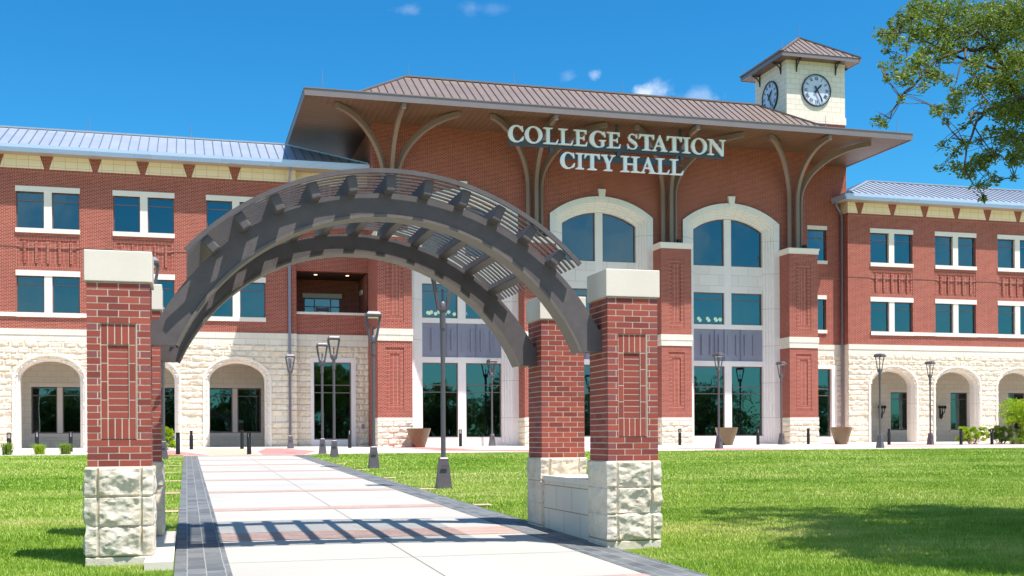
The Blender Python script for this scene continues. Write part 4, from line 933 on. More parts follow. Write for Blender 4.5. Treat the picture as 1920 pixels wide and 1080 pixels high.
# ------------------------------------------------------------------ entry arch over the path
arch = empty('pergola_arch', (0, 0, 0), label='curved dark steel pergola arch on four red brick pillars spanning the pale path', cat='arch')
PZ0, PZ1 = -.257, 1.572
def brick_pillar(x0, y0, panel_face):
    """0.60 m square shaft of individual bricks; panel_face: -1 panel on the front (y0) face, +1 on the back face"""
    V = []; F = []; T = []
    W_ = .60; x1, y1 = x0+W_, y0+W_; j = .0105; ch = (PZ1-PZ0)/27
    def bx(a, b, c, d, e, f, tint):
        bb = len(V); bv = .003
        V.extend([(a,c,e),(b,c,e),(b,d,e),(a,d,e),(a,c,f),(b,c,f),(b,d,f),(a,d,f)]); T.extend([tint]*8)
        F.extend([(bb,bb+3,bb+2,bb+1),(bb+4,bb+5,bb+6,bb+7),(bb,bb+1,bb+5,bb+4),(bb+1,bb+2,bb+6,bb+5),(bb+2,bb+3,bb+7,bb+6),(bb+3,bb,bb+4,bb+7)])
    pz0, pz1 = PZ0+4*ch, PZ0+21*ch; pw = .165; xc = (x0+x1)/2
    jit = lambda: random.uniform(-.0006, .0006)
    def tint_of(L): return random.choice([.05, .2, .35, .5, .6, .75]) if L > .12 else random.choice([.5, .9, 1.0, .95])
    for r in range(27):
        za, zb = PZ0+r*ch+.0, PZ0+(r+1)*ch-j
        L3 = [0, .2, .4, .6]; L4 = [0, .1, .3, .5, .6]
        fr_ = L3 if r % 2 else L4
        for face in (-1, 1):
            yy = (y0, y0+.095) if face < 0 else (y1-.095, y1)
            for a, b in zip(fr_[:-1], fr_[1:]):
                xa, xb = x0+a+(j/2 if a > 0 else 0), x0+b-(j/2 if b < .6 else 0)
                segs = [(xa, xb)]
                if face == panel_face and za > pz0-.01 and zb < pz1+.01:
                    segs = []
                    if xa < xc-pw-j: segs.append((xa, min(xb, xc-pw-j)))
                    if xb > xc+pw+j: segs.append((max(xa, xc+pw+j), xb))
                for s0, s1 in segs:
                    if s1-s0 > .012: d = jit(); bx(s0, s1, yy[0]+(d if face < 0 else 0), yy[1]+(d if face > 0 else 0), za, zb, tint_of(s1-s0))
        sd = [.1, .2, .4, .5] if r % 2 else [.1, .3, .5]
        for side in (-1, 1):
            xx = (x0, x0+.095) if side < 0 else (x1-.095, x1)
            for a, b in zip(sd[:-1], sd[1:]):
                d = jit(); bx(xx[0]+(d if side < 0 else 0), xx[1]+(d if side > 0 else 0), y0+a+j/2-.0045, y0+b-j/2+.0045, za, zb, tint_of(b-a))
    if panel_face:
        yf = y0+.012 if panel_face < 0 else y1-.012; yi = y0+.026 if panel_face < 0 else y1-.026
        dpt = .08*(-panel_face)
        def pb(a, b, e, f, yv): c, d = sorted((yv, yv+dpt)); bx(a, b, c, d, e, f, random.choice([.2, .35, .5, .6]))
        for k in range(5):
            a = xc-pw+k*.066; b = a+.066-j
            pb(a, b, pz0, pz0+.2, yf); pb(a, b, pz1-.2-j, pz1-j, yf)
        zz = pz0+.2+j; n = 4; st = (pz1-.2-j-zz)/n
        for k in range(n):
            for s in (-1, 1):
                a = xc-pw if s < 0 else xc+pw-.066; pb(a, a+.066-j, zz+k*st, zz+(k+1)*st-j, yf)
        n = 11; st = (pz1-.2-j-zz)/n
        for k in range(n): pb(xc-pw+.066, xc+pw-.066-j, zz+k*st, zz+(k+1)*st-j, yi)
    o = big_mesh('brick_pillar', np.array(V), np.array(F), M['unit_brick'], np.array(T), parent=arch)
    mc = MB(); e = .0022
    if panel_face < 0: mc.box(x0+e, x1-e, y0+.028, y1-e, PZ0, PZ1)
    elif panel_face > 0: mc.box(x0+e, x1-e, y0+e, y1-.028, PZ0, PZ1)
    if panel_face:
        c, d = (y0+e, y0+.04) if panel_face < 0 else (y1-.04, y1-e)
        mc.box(x0+e, xc-pw-j, c, d, PZ0, PZ1); mc.box(xc+pw, x1-e, c, d, PZ0, PZ1); mc.box(xc-pw-j, xc+pw, c, d, PZ0, pz0-j); mc.box(xc-pw-j, xc+pw, c, d, pz1, PZ1)
        c, d = (y0+.0135, y0+.05) if panel_face < 0 else (y1-.05, y1-.0135)
        mc.box(xc-pw-j, xc-pw+.06, c, d, pz0, pz1-.001); mc.box(xc+pw-.072, xc+pw, c, d, pz0, pz1-.001)
        mc.box(xc-pw+.06, xc+pw-.072, c, d, pz0, pz0+.2); mc.box(xc-pw+.06, xc+pw-.072, c, d, pz1-.2-j, pz1-.001)
    mc.build('mortar', M['mortar'], o)
    c_ = MB(); c_.box(x0-.022, x1+.022, y0-.022, y1+.022, PZ1+.004, 1.884); c_.build('capstone', M['cap'], o, bevel=.008)
    # rock-faced stone foot, three courses, as one closed ring
    zc0 = gz(y0)-.03 if False else -1.152; hw = .312; cx, cy = x0+.3, y0+.3; per = []; st = .0125
    for (ax, ay, bx_, by_, nx, ny) in ((-1,-1,1,-1,0,-1), (1,-1,1,1,1,0), (1,1,-1,1,0,1), (-1,1,-1,-1,-1,0)):
        n = int(2*hw/st)
        for i in range(n):
            t_ = i/n; u = -hw+2*hw*t_; px = cx+hw*(ax+(bx_-ax)*t_); py = cy+hw*(ay+(by_-ay)*t_)
            ed = min(t_, 1-t_)*2*hw; k = min(1, ed/.05); 
            if t_ < .5: pn = {(0,-1):(-1,0),(1,0):(0,-1),(0,1):(1,0),(-1,0):(0,1)}[(nx, ny)]
            else: pn = {(0,-1):(1,0),(1,0):(0,1),(0,1):(-1,0),(-1,0):(0,-1)}[(nx, ny)]
            wgt = (1-k)*.5; vx, vy = nx*(1-wgt)+pn[0]*wgt, ny*(1-wgt)+pn[1]*wgt; per.append((px, py, vx, vy, u, nx, ny))
    zs = []; nz = 74; H = PZ0-.004-zc0; bh = H/3
    V = []; T = []; F = []; n = len(per)
    sdv = random.uniform(0, 50)
    inner = 1 if cx < 2 else -1
    for jz in range(nz+1):
        z = zc0+H*jz/nz; vv = z-zc0; row = min(2, int(vv/bh)); b = vv-row*bh
        for (px, py, vx, vy, u, nx, ny) in per:
            quo = .205; jd = min(abs(abs(u)-quo), b, bh-b); k = min(1, max(0, (jd-.003)/.012)); k = k*k*(3-2*k)
            amp = .037
            if nx == inner: amp = .022
            blk = (0 if u < -quo else (2 if u > quo else 1))
            s3 = Vector((px*5.5+sdv, py*5.5, z*7+row*3.1)); f1 = noise.noise(s3); f2 = noise.fractal(Vector((px*17, py*17+sdv, z*20)), 1.0, 2.1, 4); cr = noise.voronoi(Vector((px*9+sdv, py*9, z*11)))[0][0]
            prof_ = 1.0-.9*abs(b/bh-.62)**1.5
            h = k*amp*1.15*(.36*prof_+.70*f1+.26*f2+.55*cr+.10*abs(noise.noise(Vector((px*31+sdv, py*31, z*38))))+.2*noise.noise(Vector((row*9.1+blk*4.7+nx*3, ny*5.0, sdv))))
            h = max(h, .002*k)
            V.append((px+vx*h, py+vy*h, z)); T.append(1.0 if jd < .004 else 0.0)
    for jz in range(nz):
        for i in range(n): q = jz*n+i; q2 = jz*n+(i+1) % n; F.append((q, q2, q2+n, q+n))
    ob = big_mesh('stone_foot', np.array(V), np.array(F), M['rock_near'], np.array(T), parent=o)
    ob.data.polygons.foreach_set('use_smooth', [True]*len(ob.data.polygons)); ob.data.set_sharp_from_angle(angle=radians(24))
    pl = MB(); pl.box(cx-hw-.012, cx+hw+.012, cy-hw-.012, cy+hw+.012, -1.36, -1.157); pl.build('plinth', M['rock_near'], o, bevel=.012)
    pl = MB(); pl.box(cx-hw+.01, cx+hw-.01, cy-hw+.01, cy+hw-.01, PZ0-.02, PZ0-.001); pl.build('mortar_bed', M['mortar'], o)
    return o
FYA, RYA = 12.1, 14.6
brick_pillar(-.945, FYA, -1); brick_pillar(4.525, FYA, -1); brick_pillar(-.90, RYA, 1); brick_pillar(4.525, RYA, 1)
M['bench'] = blocks('smooth_limestone_panels', srgb(222, 214, 198), srgb(216, 208, 192), srgb(180, 152, 118), .62, .305, .007, noise_amt=.06, bump=.15)
for x0, x1 in ((-.93, -.355), (4.545, 5.11)):
    mb = MB(); mb.box(x0, x1, FYA+.62, RYA-.02, -1.3, -.565); mb.build('bench_wall', M['bench'], arch)
    mb = MB(); mb.box(x0-.015, x1+.015, FYA+.622, RYA-.022, -.563, -.49); mb.build('bench_seat', M['cap'], arch, bevel=.006)
for xa, xb, ya in ((-.40, SX0-.012, 11.6), (SX1+.012, 4.80, 12.16)): mb = MB(); mb.box(xa, xb, ya, 15.5, -1.4, gz(13.5)+.05); mb.build('footing_ledge', M['cap'], arch)
ACX, ACZ = 2.09, -.03
def arc_poly(ro, ri, a0, a1, n):
    return [(ACX+ro*sin(radians(a0+(a1-a0)*i/n)), ACZ+ro*cos(radians(a0+(a1-a0)*i/n))) for i in range(n+1)], [(ACX+ri*sin(radians(a0+(a1-a0)*i/n)), ACZ+ri*cos(radians(a0+(a1-a0)*i/n))) for i in range(n+1)]
def arc_solid(mb, ro, ri, a0, a1, y0, y1, n=48, m=0, ends=True):
    o, i_ = arc_poly(ro, ri, a0, a1, n)
    for k in range(n):
        q = [o[k], o[k+1], i_[k+1], i_[k]]; V = [(x, y0, z) for x, z in q]+[(x, y1, z) for x, z in q]
        fs = [(0, 3, 2, 1), (4, 5, 6, 7), (0, 1, 5, 4), (3, 7, 6, 2)]
        if k == 0 and ends: fs.append((0, 4, 7, 3))
        if k == n-1 and ends: fs.append((1, 2, 6, 5))
        mb.add(V, fs, m)
def beam(y0, y1, xl, xr):
    # face plate: arc between circle-fitted edges, cut level at the springing, with a stub into each pillar
    Ri, Ci = 2.392, (2.09, .013); Ro, Co = 2.712, (2.105, -.078); mb = MB(); n = 60; Zs = .97
    inn = []; out = []
    ai = math.acos((Zs-Ci[1])/Ri); ao = math.acos((1.222-Co[1])/Ro)
    for k in range(n+1):
        t = -1+2*k/n; inn.append((Ci[0]+Ri*sin(ai*t), Ci[1]+Ri*cos(ai*t))); out.append((Co[0]+Ro*sin(ao*t), Co[1]+Ro*cos(ao*t)))
    for k in range(n):
        q = [out[k], out[k+1], inn[k+1], inn[k]]; V = [(x, y0, z) for x, z in q]+[(x, y1, z) for x, z in q]
        mb.add(V, [(0, 3, 2, 1), (4, 5, 6, 7), (0, 1, 5, 4), (3, 7, 6, 2)])
    mb.xz([inn[0], out[0], (xl, 1.222), (xl, Zs)], y0, y1); mb.xz([inn[-1], (xr, Zs), (xr, 1.222), out[-1]], y0, y1)
    o = mb.build('arch_beam', M['dark_steel'], arch, smooth=30)
    mb = MB(); e = .022
    for k in range(n):
        a, b = inn[k], inn[k+1]; q = [a, b, (b[0]-(b[0]-Ci[0])*.012, b[1]-(b[1]-Ci[1])*.012-.001), (a[0]-(a[0]-Ci[0])*.012, a[1]-(a[1]-Ci[1])*.012-.001)]
        V = [(x, y0-e, z) for x, z in q]+[(x, y1+e, z) for x, z in q]; mb.add(V, [(0, 3, 2, 1), (4, 5, 6, 7), (0, 1, 5, 4), (3, 7, 6, 2)])
    mb.build('flange', M['arch_lip'], o)
    return o
beam(12.28, 12.53, -.345, 4.525); beam(14.80, 15.05, -.30, 4.525)
for k in range(-5, 6):
    a = radians(8.52*k); rc = 2.735; c = Vector((ACX+rc*sin(a), 0, ACZ+rc*cos(a))); up = Vector((sin(a), 0, cos(a))); mb = MB()
    mb.bar((c.x, 12.06, c.z), (c.x, 15.27, c.z), .102, .175, 0, up=up); mb.build('purlin', M['dark_steel'], arch, bevel=.014)
    mb = MB(); ca = Vector((ACX+(rc-.1)*sin(a), 0, ACZ+(rc-.1)*cos(a)))
ns = 23
for k in range(ns):
    y = 12.03+k*(15.30-12.03)/(ns-1); w2 = .025 if 0 < k < ns-1 else .018
    mb = MB(); arc_solid(mb, 2.838 if 0 < k < ns-1 else 2.872, 2.8245, -47.2, 47.2, y-w2, y+w2, 60); mb.build('slat', M['dark_steel'], arch)

# ------------------------------------------------------------------ lamps
def make_lamp():
    o = empty('street_lamp', (0, 0, 0))
    mb = MB(); mb.lathe([(.218, -.03), (.212, .02), (.205, .06), (.128, .56), (.128, .60), (.10, .63)], 4, rot=pi/4); mb.box(-.07, .07, -.165, -.135, .44, .47); mb.build('lamp_base', M['lamp'], o)
    mb = MB(); mb.lathe([(.052, .6), (.047, 3.66)], 16); mb.lathe([(.064, 3.30), (.064, 3.66)], 16); mb.lathe([(.075, 3.66), (.080, 3.70), (.080, 3.82), (.05, 3.86)], 16); mb.lathe([(.02, 3.86), (.02, 4.08), (.03, 4.09), (.03, 4.12)], 10); mb.build('pole', M['lamp'], o, smooth=40)
    for s in (-1, 1):
        mb = MB()
        for dy in (-.055, .055): mb.bar((s*.085, dy, 3.69), (s*.21, dy*1.9, 4.42), .028, .05, up=(1, 0, 0))
        mb.bar((s*.05, 0, 3.70), (s*.10, 0, 3.72), .13, .05); mb.build('lamp_arm', M['lamp'], o)
    mb = MB(); mb.lathe([(.285, 4.40), (.31, 4.42), (.31, 4.48), (.25, 4.55), (.20, 4.57)], 4, rot=pi/4); mb.build('lamp_hood', M['lamp'], o, bevel=.02)
    mb = MB(); mb.box(-.15, .15, -.15, .15, 4.385, 4.402); mb.build('lamp_lens', M['white'], o)
    return o
lamp = make_lamp()
LAMPS = [(5.13, 23.46, 0, 'nearest street lamp on the right of the path, its top behind the arch beam'),
         (5.26, 33.57, 0, 'street lamp on the right edge of the path in front of the brick pier'),
         (5.36, 43.75, 0, 'farther and taller of the two lamps side by side before the glazed corner bay'),
         (5.38, 47.84, 0, 'shorter of the two lamps side by side before the glazed corner bay'),
         (4.85, 56.8, 0, 'street lamp standing just in front of the left downspout'),
         (15.54, 59.0, .2, 'small street lamp standing against the tall glazing behind the arch'),
         (-.72, 23.46, 0, 'street lamp whose hood peeks out beside the left front pillar cap'),
         (-.78, 33.57, 0, 'street lamp hidden behind the left pillars save for a sliver of base'),
         (-.80, 43.6, 0, 'street lamp whose bare pole shows just right of the left pillars'),
         (24.48, 50.4, .5, 'street lamp in front of the planter and glazing of the right bay'),
         (31.56, 57.2, .5, 'street lamp in front of the rightmost large brick pier'),
         (32.35, 49.0, .5, 'tallest looking lamp on the right lawn edge before an arcade arch'),
         (39.26, 54.7, .5, 'farthest right street lamp between two arcade arches')]
LAMPS[2] = (5.36, 43.75, 0, 'right and taller of two neighbouring lamps before the glazed corner bay')
LAMPS[3] = (5.38, 47.84, 0, 'left and shorter of two neighbouring lamps before the glazed corner bay')
for i, (x, y, rz, lb) in enumerate(LAMPS):
    o = lamp if i == 0 else copy_tree(lamp); o.location = (x, y, gz(y)+.03); o.rotation_euler.z = rz
    tag(o, lb, 'street lamp', 'grey bronze lamps along the path and plaza')

# bollards
def make_bollard():
    o = empty('bollard', (0, 0, 0)); mb = MB(); mb.lathe([(.088, -.02), (.085, .66), (.078, .67)], 18); mb.build('post', M['black'], o, smooth=40)
    mb = MB()
    for s in (0, pi): 
        for k in range(5):
            a0 = s-.75+k*.3; a1 = a0+.3; P_ = [(.086*cos(a0), .086*sin(a0)), (.086*cos(a1), .086*sin(a1)), (.070*cos(a1), .070*sin(a1)), (.070*cos(a0), .070*sin(a0))]
            mb.prism([(x, y, .655) for x, y in P_], (0, 0, .19))
    mb.lathe([(.087, .845), (.087, .87), (.06, .885)], 18); mb.build('shroud', M['black'], o)
    mb = MB(); mb.lathe([(.03, .67), (.03, .845)], 10); mb.build('lens', M['white'], o); return o
bol = make_bollard()
BOL = [(-6.94, 50.6, 'bollard at the far left edge beside a green grass tuft'), (-6.3, 54.2, 'bollard behind the middle grass tuft before the left arch'), (-4.9, 54.0, 'bollard behind the right grass tuft before the left arch'), (-4.06, 53.9, 'bollard half hidden by the left edge of the front left pillar'),
       (-.34, 48.51, 'nearer bollard just right of the left pillars, on the pink paving'), (.21, 56.25, 'farther bollard by the rock faced wall left of the middle arch'), (2.54, 56.5, 'farther of the two bollards before the middle arch'), (2.42, 47.66, 'nearer of the two bollards where the path meets the plaza'),
       (7.74, 56.94, 'bollard in front of the glazed corner bay left of the brick pier'), (13.66, 58.3, 'bollard at the mullion of the tall glazing behind the arch'), (17.44, 59.0, 'bollard by the pier foot seen left of the rear right pillar'), (25.53, 57.3, 'bollard at the pier foot just right of the front right pillar'),
       (30.12, 57.2, 'bollard before the right pane of the right bay glazing'), (33.21, 57.2, 'bollard at the foot of the rightmost large brick pier'), (36.79, 54.89, 'bollard before the arcade arch right of the bronze planter'), (40.48, 53.72, 'bollard before the second arcade arch on the right'), (42.48, 53.75, 'bollard beside the shrubs at the far right')]
for i, (x, y, lb) in enumerate(BOL):
    o = bol if i == 0 else copy_tree(bol); o.location = (x, y, gz(y)+.03); o.rotation_euler.z = .3*i; tag(o, lb, 'bollard', 'black bollards across the plaza')
# planters
def make_planter():
    o = empty('planter', (0, 0, 0)); mb = MB(); mb.lathe([(.30, 0), (.33, .02), (.46, .42), (.62, .93), (.63, .95), (.60, .955), (.56, .86), (.3, .84)], 48); mb.build('pot', M['planter'], o, smooth=35)
    mb = MB(); mb.lathe([(.55, .80), (.55, .87)], 24); mb.build('soil', M['bark'], o); return o
pl_ = make_planter()
for i, (x, y, lb) in enumerate([(11.24, 57.2, 'tapered bronze planter at the foot of the left brick pier'), (28.09, 56.9, 'tapered bronze planter in front of the right bay glazing'), (35.03, 56.81, 'tapered bronze planter by the right downspout')]):
    o = pl_ if i == 0 else copy_tree(pl_); o.location = (x, y, gz(y)+.03); tag(o, lb, 'planter', 'bronze planters along the facade')
# ------------------------------------------------------------------ planting
rng = np.random.default_rng(5)
def leaf_cloud(centers, radii, counts, size, flat=.8):
    """many small bent leaves scattered in balls; returns V,F,T"""
    Vs, Fs, Ts = [], [], []; base = 0
    for c, r, n in zip(centers, radii, counts):
        n = int(n)
        if n < 1: continue
        d = rng.normal(size=(n, 3)); d /= np.linalg.norm(d, axis=1)[:, None]; rad = rng.random(n)**(1/2.2)
        p = np.array(c)+d*rad[:, None]*r*np.array([1, 1, flat])
        a = rng.normal(size=(n, 3)); a[:, 2] = a[:, 2]*.6+.15; a /= np.linalg.norm(a, axis=1)[:, None]
        b = rng.normal(size=(n, 3)); b -= (b*a).sum(1)[:, None]*a; b /= np.linalg.norm(b, axis=1)[:, None]; nn = np.cross(a, b)
        L = size*(.7+.6*rng.random(n))[:, None]; Wd = L*.22
        v = np.stack([p-a*L*.5, p+b*Wd+nn*Wd*.3, p+a*L*.5, p-b*Wd+nn*Wd*.3], 1).reshape(-1, 3)
        Vs.append(v); Fs.append(np.arange(n*4).reshape(n, 4)+base); base += n*4
        Ts.append(np.repeat(np.clip(.5+.22*rng.normal(size=n), 0, 1), 4))
    return np.concatenate(Vs), np.concatenate(Fs), np.concatenate(Ts)
def pix(u_px, v_px, Y):
    u = (u_px-960)/2164; v = -(v_px-(821.6-.0055*(u_px-960)))/2164; t = Y/(cos(YAW)-sin(YAW)*u); return Vector((t*(sin(YAW)+cos(YAW)*u), Y, t*v))
# the live oak: trunk right of the view, limbs reaching over the lawn
TRX, TRY = 13.6, 10.6
oak = empty('live_oak', (TRX, TRY, gz(TRY)), label='large live oak whose leafy limbs hang in from the upper right corner', cat='tree')
loc = lambda v: Vector((v[0]-TRX, v[1]-TRY, v[2]-gz(TRY)))
tr = MB(); tr.tube([(0, 0, -.2), (.05, .05, .5), (.0, .1, 1.8), (-.2, .1, 2.9)], [.42, .33, .28, .24], 14); tr.build('trunk', M['bark'], oak, smooth=True)
limbs = []
A0 = Vector((TRX-.2, TRY+.1, gz(TRY)+2.8))
def limb(pts, r0, r1):
    limbs.append((pts, r0, r1)); return pts
l1 = limb([A0, Vector((12.2, 11.6, 3.4)), pix(1990, 185, 12.6), pix(1920, 196, 12.9), pix(1868, 88, 13.2) if False else pix(1868, 92, 13.2), pix(1815, 92, 13.2), pix(1762, 112, 13.3), pix(1728, 148, 13.2), pix(1690, 185, 13.1), pix(1672, 222, 13.0)], .13, .010)
l2 = limb([A0, Vector((12.4, 11.9, 3.0)), pix(1980, 150, 13.6), pix(1920, 125, 13.8), pix(1880, 130, 13.7), pix(1830, 120, 13.6), pix(1780, 100, 13.5), pix(1740, 75, 13.4), pix(1700, 60, 13.3), pix(1655, 62, 13.2)], .11, .008)
l3 = limb([A0, Vector((12.2, 11.8, 2.6)), pix(1985, 175, 12.3), pix(1920, 184, 12.4), pix(1880, 200, 12.4), pix(1850, 208, 12.4), pix(1835, 226, 12.4), pix(1822, 262, 12.5), pix(1808, 310, 12.5), pix(1830, 345, 12.5), pix(1848, 372, 12.5)], .10, .006)
l4 = limb([A0, Vector((12.6, 11.5, 4.6)), pix(1990, 30, 14.0), pix(1920, 20, 14.2), pix(1860, 5, 14.3), pix(1800, 30, 14.2), pix(1745, 20, 14.1), pix(1700, 40, 14.0)], .10, .008)
l5 = limb([pix(1850, 208, 12.4), pix(1830, 214, 12.4), pix(1822, 218, 12.3), pix(1826, 228, 12.3), pix(1860, 280, 12.4), pix(1890, 300, 12.4), pix(1905, 325, 12.4)], .03, .006)
l6 = limb([pix(1868, 92, 13.2), pix(1840, 60, 13.0), pix(1800, 66, 13.0), pix(1770, 50, 12.9)], .03, .006)
l7 = limb([pix(1815, 92, 13.2), pix(1800, 140, 13.0), pix(1785, 185, 12.9), pix(1778, 225, 12.8)], .022, .005)
for k in range(7):
    a = -1.9+k*.75; L = [A0, A0+Vector((1.6*cos(a), 1.6*sin(a), 1.0)), A0+Vector((3.2*cos(a), 3.2*sin(a), 1.9+.4*(k % 2))), A0+Vector((4.3*cos(a), 4.3*sin(a), 2.2))]
    e = L[-1]
    if e.y > 9 and e.x/e.y < .95: continue
    limb(L, .13, .02)
cl = []   # leaf clusters (pixel-measured outline of the photographed canopy, spread in depth)
PXC = [(1650,62,12),(1672,70,17),(1690,45,17),(1710,30,18),(1740,15,24),(1700,85,14),(1665,95,7),(1690,108,12),(1725,60,20),(1760,60,24),(1655,120,9),(1680,128,14),(1665,152,7),(1700,148,18),(1725,120,20),(1750,140,18),(1730,165,10),
       (1652,229,12),(1662,233,8),(1775,100,20),(1800,70,30),(1840,40,34),(1880,30,40),(1912,60,34),(1780,150,15),(1830,120,18),(1860,90,24),(1900,110,26),(1800,180,17),(1770,200,15),(1757,210,11),(1790,205,14),(1778,228,8),(1840,160,20),
       (1870,150,24),(1905,160,30),(1850,188,14),(1880,205,24),(1912,215,26),(1775,270,11),(1790,285,13),(1810,268,13),(1765,315,8),(1788,310,13),(1815,320,17),(1840,300,18),(1862,292,17),(1888,255,20),(1912,262,25),(1900,300,16),(1858,330,13),
       (1850,350,10),(1832,346,10),(1847,370,8),(1875,342,9),(1832,216,12),(1905,330,8),(1690,185,9),(1740,100,16),(1765,20,20),(1800,15,24),(1720,8,12),(1925,20,30),(1930,120,30),(1930,200,30),(1930,290,24),(1860,250,14),(1838,262,9),(1812,240,8)]
for (x, y, r) in PXC:
    for k in range(2 if r > 15 else 1):
        Y = 13.0+random.uniform(-.9, .9)+(.6 if y < 120 else -.4); c = pix(x+random.uniform(-4, 4), y+random.uniform(-4, 4), Y); cl.append((c, r*Y*1.45/2164))
cc = [tuple(loc(c)) for c, r in cl]; rr = [r*1.05 for c, r in cl]; nn_ = [max(30, 5200*r*r) for r in rr]
V1, F1, T1 = leaf_cloud(cc, rr, nn_, .058)
# the rest of the crown (outside the picture, it throws the shade on the lawn)
c2 = []; r2 = []; n2_ = []
for _ in range(1500):
    d = rng.normal(size=3); d /= np.linalg.norm(d); q = rng.random()**.4; p = Vector((12.6+4.6*d[0]*q, 10.0+4.6*d[1]*q, 4.9+2.3*d[2]*q))
    if p.y > 1 and (p.x*cos(YAW)-p.y*sin(YAW))/(p.x*sin(YAW)+p.y*cos(YAW)) < .475: continue
    if noise.noise(p*.5) < -.22: continue
    c2.append(tuple(loc(p))); r2.append(random.uniform(.28, .6)); n2_.append(125)
V2, F2, T2 = leaf_cloud(c2, r2, n2_, .13)
big_mesh('crown', np.concatenate([V1, V2]), np.concatenate([F1, F2+len(V1)]), M['oak'], np.concatenate([T1, T2]), parent=oak)
mb = MB()
for pts, r0, r1 in limbs:
    P_ = [loc(p) for p in pts]; Q = []
    for i in range(len(P_)-1):
        for k in range(3): Q.append(P_[i].lerp(P_[i+1], k/3)+Vector((random.uniform(-1, 1), random.uniform(-1, 1), random.uniform(-1, 1)))*(.018 if i > 1 else .03))
    Q.append(P_[-1]); mb.tube(Q, [(r0+(r1-r0)*(i/(len(Q)-1))**.35)*(1 if i < 4 else .8) for i in range(len(Q))], 7)
    # twigs reach the leaf clusters near this limb
lp = [loc(p) for pts, _, _ in limbs[:7] for p in pts[2:]]
dense = []
for pts, _, _ in limbs[:7]:
    q = [loc(p) for p in pts[3:]] or [loc(p) for p in pts]
    for a, b in zip(q[:-1], q[1:]): dense += [a.lerp(b, k/4) for k in range(5)]
todo = [(Vector(c), r) for c, r in zip(cc, rr)]
while todo:
    c, r, s = min(((c, r, min(dense, key=lambda p: (p-c).length)) for c, r in todo), key=lambda q: (q[0]-q[2]).length)
    todo = [q for q in todo if q[0] is not c]; dense += [s.lerp(c, .6), c]
    for k in range(3):
        e = c+Vector((random.uniform(-1, 1), random.uniform(-1, 1), random.uniform(-1, 1)))*r*.9
        m1 = s.lerp(e, .4)+Vector((random.uniform(-1, 1), random.uniform(-1, 1), random.uniform(-.5, 1)))*.07*(e-s).length; m2 = s.lerp(e, .75)+Vector((random.uniform(-1, 1), random.uniform(-1, 1), random.uniform(-.5, .5)))*.06*(e-s).length
        mb.tube([s, m1, m2, e], [.006, .005, .0035, .002], 4)
for c in c2[::5]:
    c = Vector(c); s = Vector((-.3, 0, 3.2)); mb.tube([s.lerp(c, .35)+Vector((0, 0, .2)), s.lerp(c, .7)+Vector((random.uniform(-.2, .2), random.uniform(-.2, .2), .1)), c], [.04, .02, .008], 4)
mb.build('limbs', M['bark'], oak, smooth=True)

# trees behind the viewer, seen in the ground floor glass
TLAB = ['broad dark oak standing behind the viewer to the left of the path', 'tall dark tree straight behind the viewer by the path', 'round crowned tree behind the viewer, first right of the path', 'tall dark tree behind the viewer, second right of the path', 'dark tree behind the viewer facing the middle bay', 'tall dark tree behind the viewer facing the right bay', 'round tree behind the viewer facing the tower bay', 'tall tree behind the viewer facing the right wing arches', 'outermost left tree behind the viewer', 'outermost right tree behind the viewer']
TREES = [(-14, -22, 9, 5.2), (-3, -30, 11, 6.2), (8, -24, 10, 5.4), (19, -31, 12, 6.6), (30, -26, 10.5, 5.8), (43, -30, 12, 6.6), (55, -24, 10, 5.6), (70, -30, 12, 7), (-28, -28, 11, 6), (86, -26, 11, 7)]
def far_tree(x, y, h, r, lb, par_mat=M['far_oak'], grp='shade trees behind the viewer', name='shade_tree', cat='tree', leaf=.42, n=110):
    o = empty(name, (x, y, gz(y)), label=lb, cat=cat, group=grp)
    mb = MB(); mb.tube([(0, 0, -.2), (.1, 0, h*.2), (0, .1, h*.45)], [h*.035, h*.026, h*.02], 10)
    for k in range(7):
        a = 2*pi*k/7+x; mb.tube([(0, .05, h*.3), (r*.35*cos(a), r*.35*sin(a), h*.5), (r*.7*cos(a), r*.7*sin(a), h*(.62+.1*(k % 2)))], [h*.014, h*.009, h*.004], 6)
    mb.build('trunk', M['bark'], o, smooth=True)
    cs, rs, ns_ = [], [], []
    while len(cs) < 110:
        d = rng.normal(size=3); d /= np.linalg.norm(d); q = rng.random()**.33; p = (r*.95*d[0]*q, r*.95*d[1]*q, h*.50+h*.36*d[2]*q)
        if noise.noise(Vector(p)*.45+Vector((x, y, 0))) < -.2: continue
        cs.append(p); rs.append(r*random.uniform(.16, .30)); ns_.append(n)
    V, F, T = leaf_cloud(cs, rs, ns_, leaf); big_mesh('crown', V, F, par_mat, T, parent=o)
    return o
for i, (x, y, h, r) in enumerate(TREES):
    far_tree(x, y, h, r, TLAB[i])
cs = [(x+rng.normal()*2, -58+rng.normal()*2.5, gz(-58)+.5+4.2*rng.random()+1.4*sin(x*.21)) for x in np.arange(-150, 240, 1.1)]
V, F, T = leaf_cloud(cs, [2.6]*len(cs), [130]*len(cs), .75); big_mesh('woodland', V, F, M['far_oak'], T, kind='stuff', label='dark belt of woodland far behind the viewer, reflected in the glass', cat='woodland')
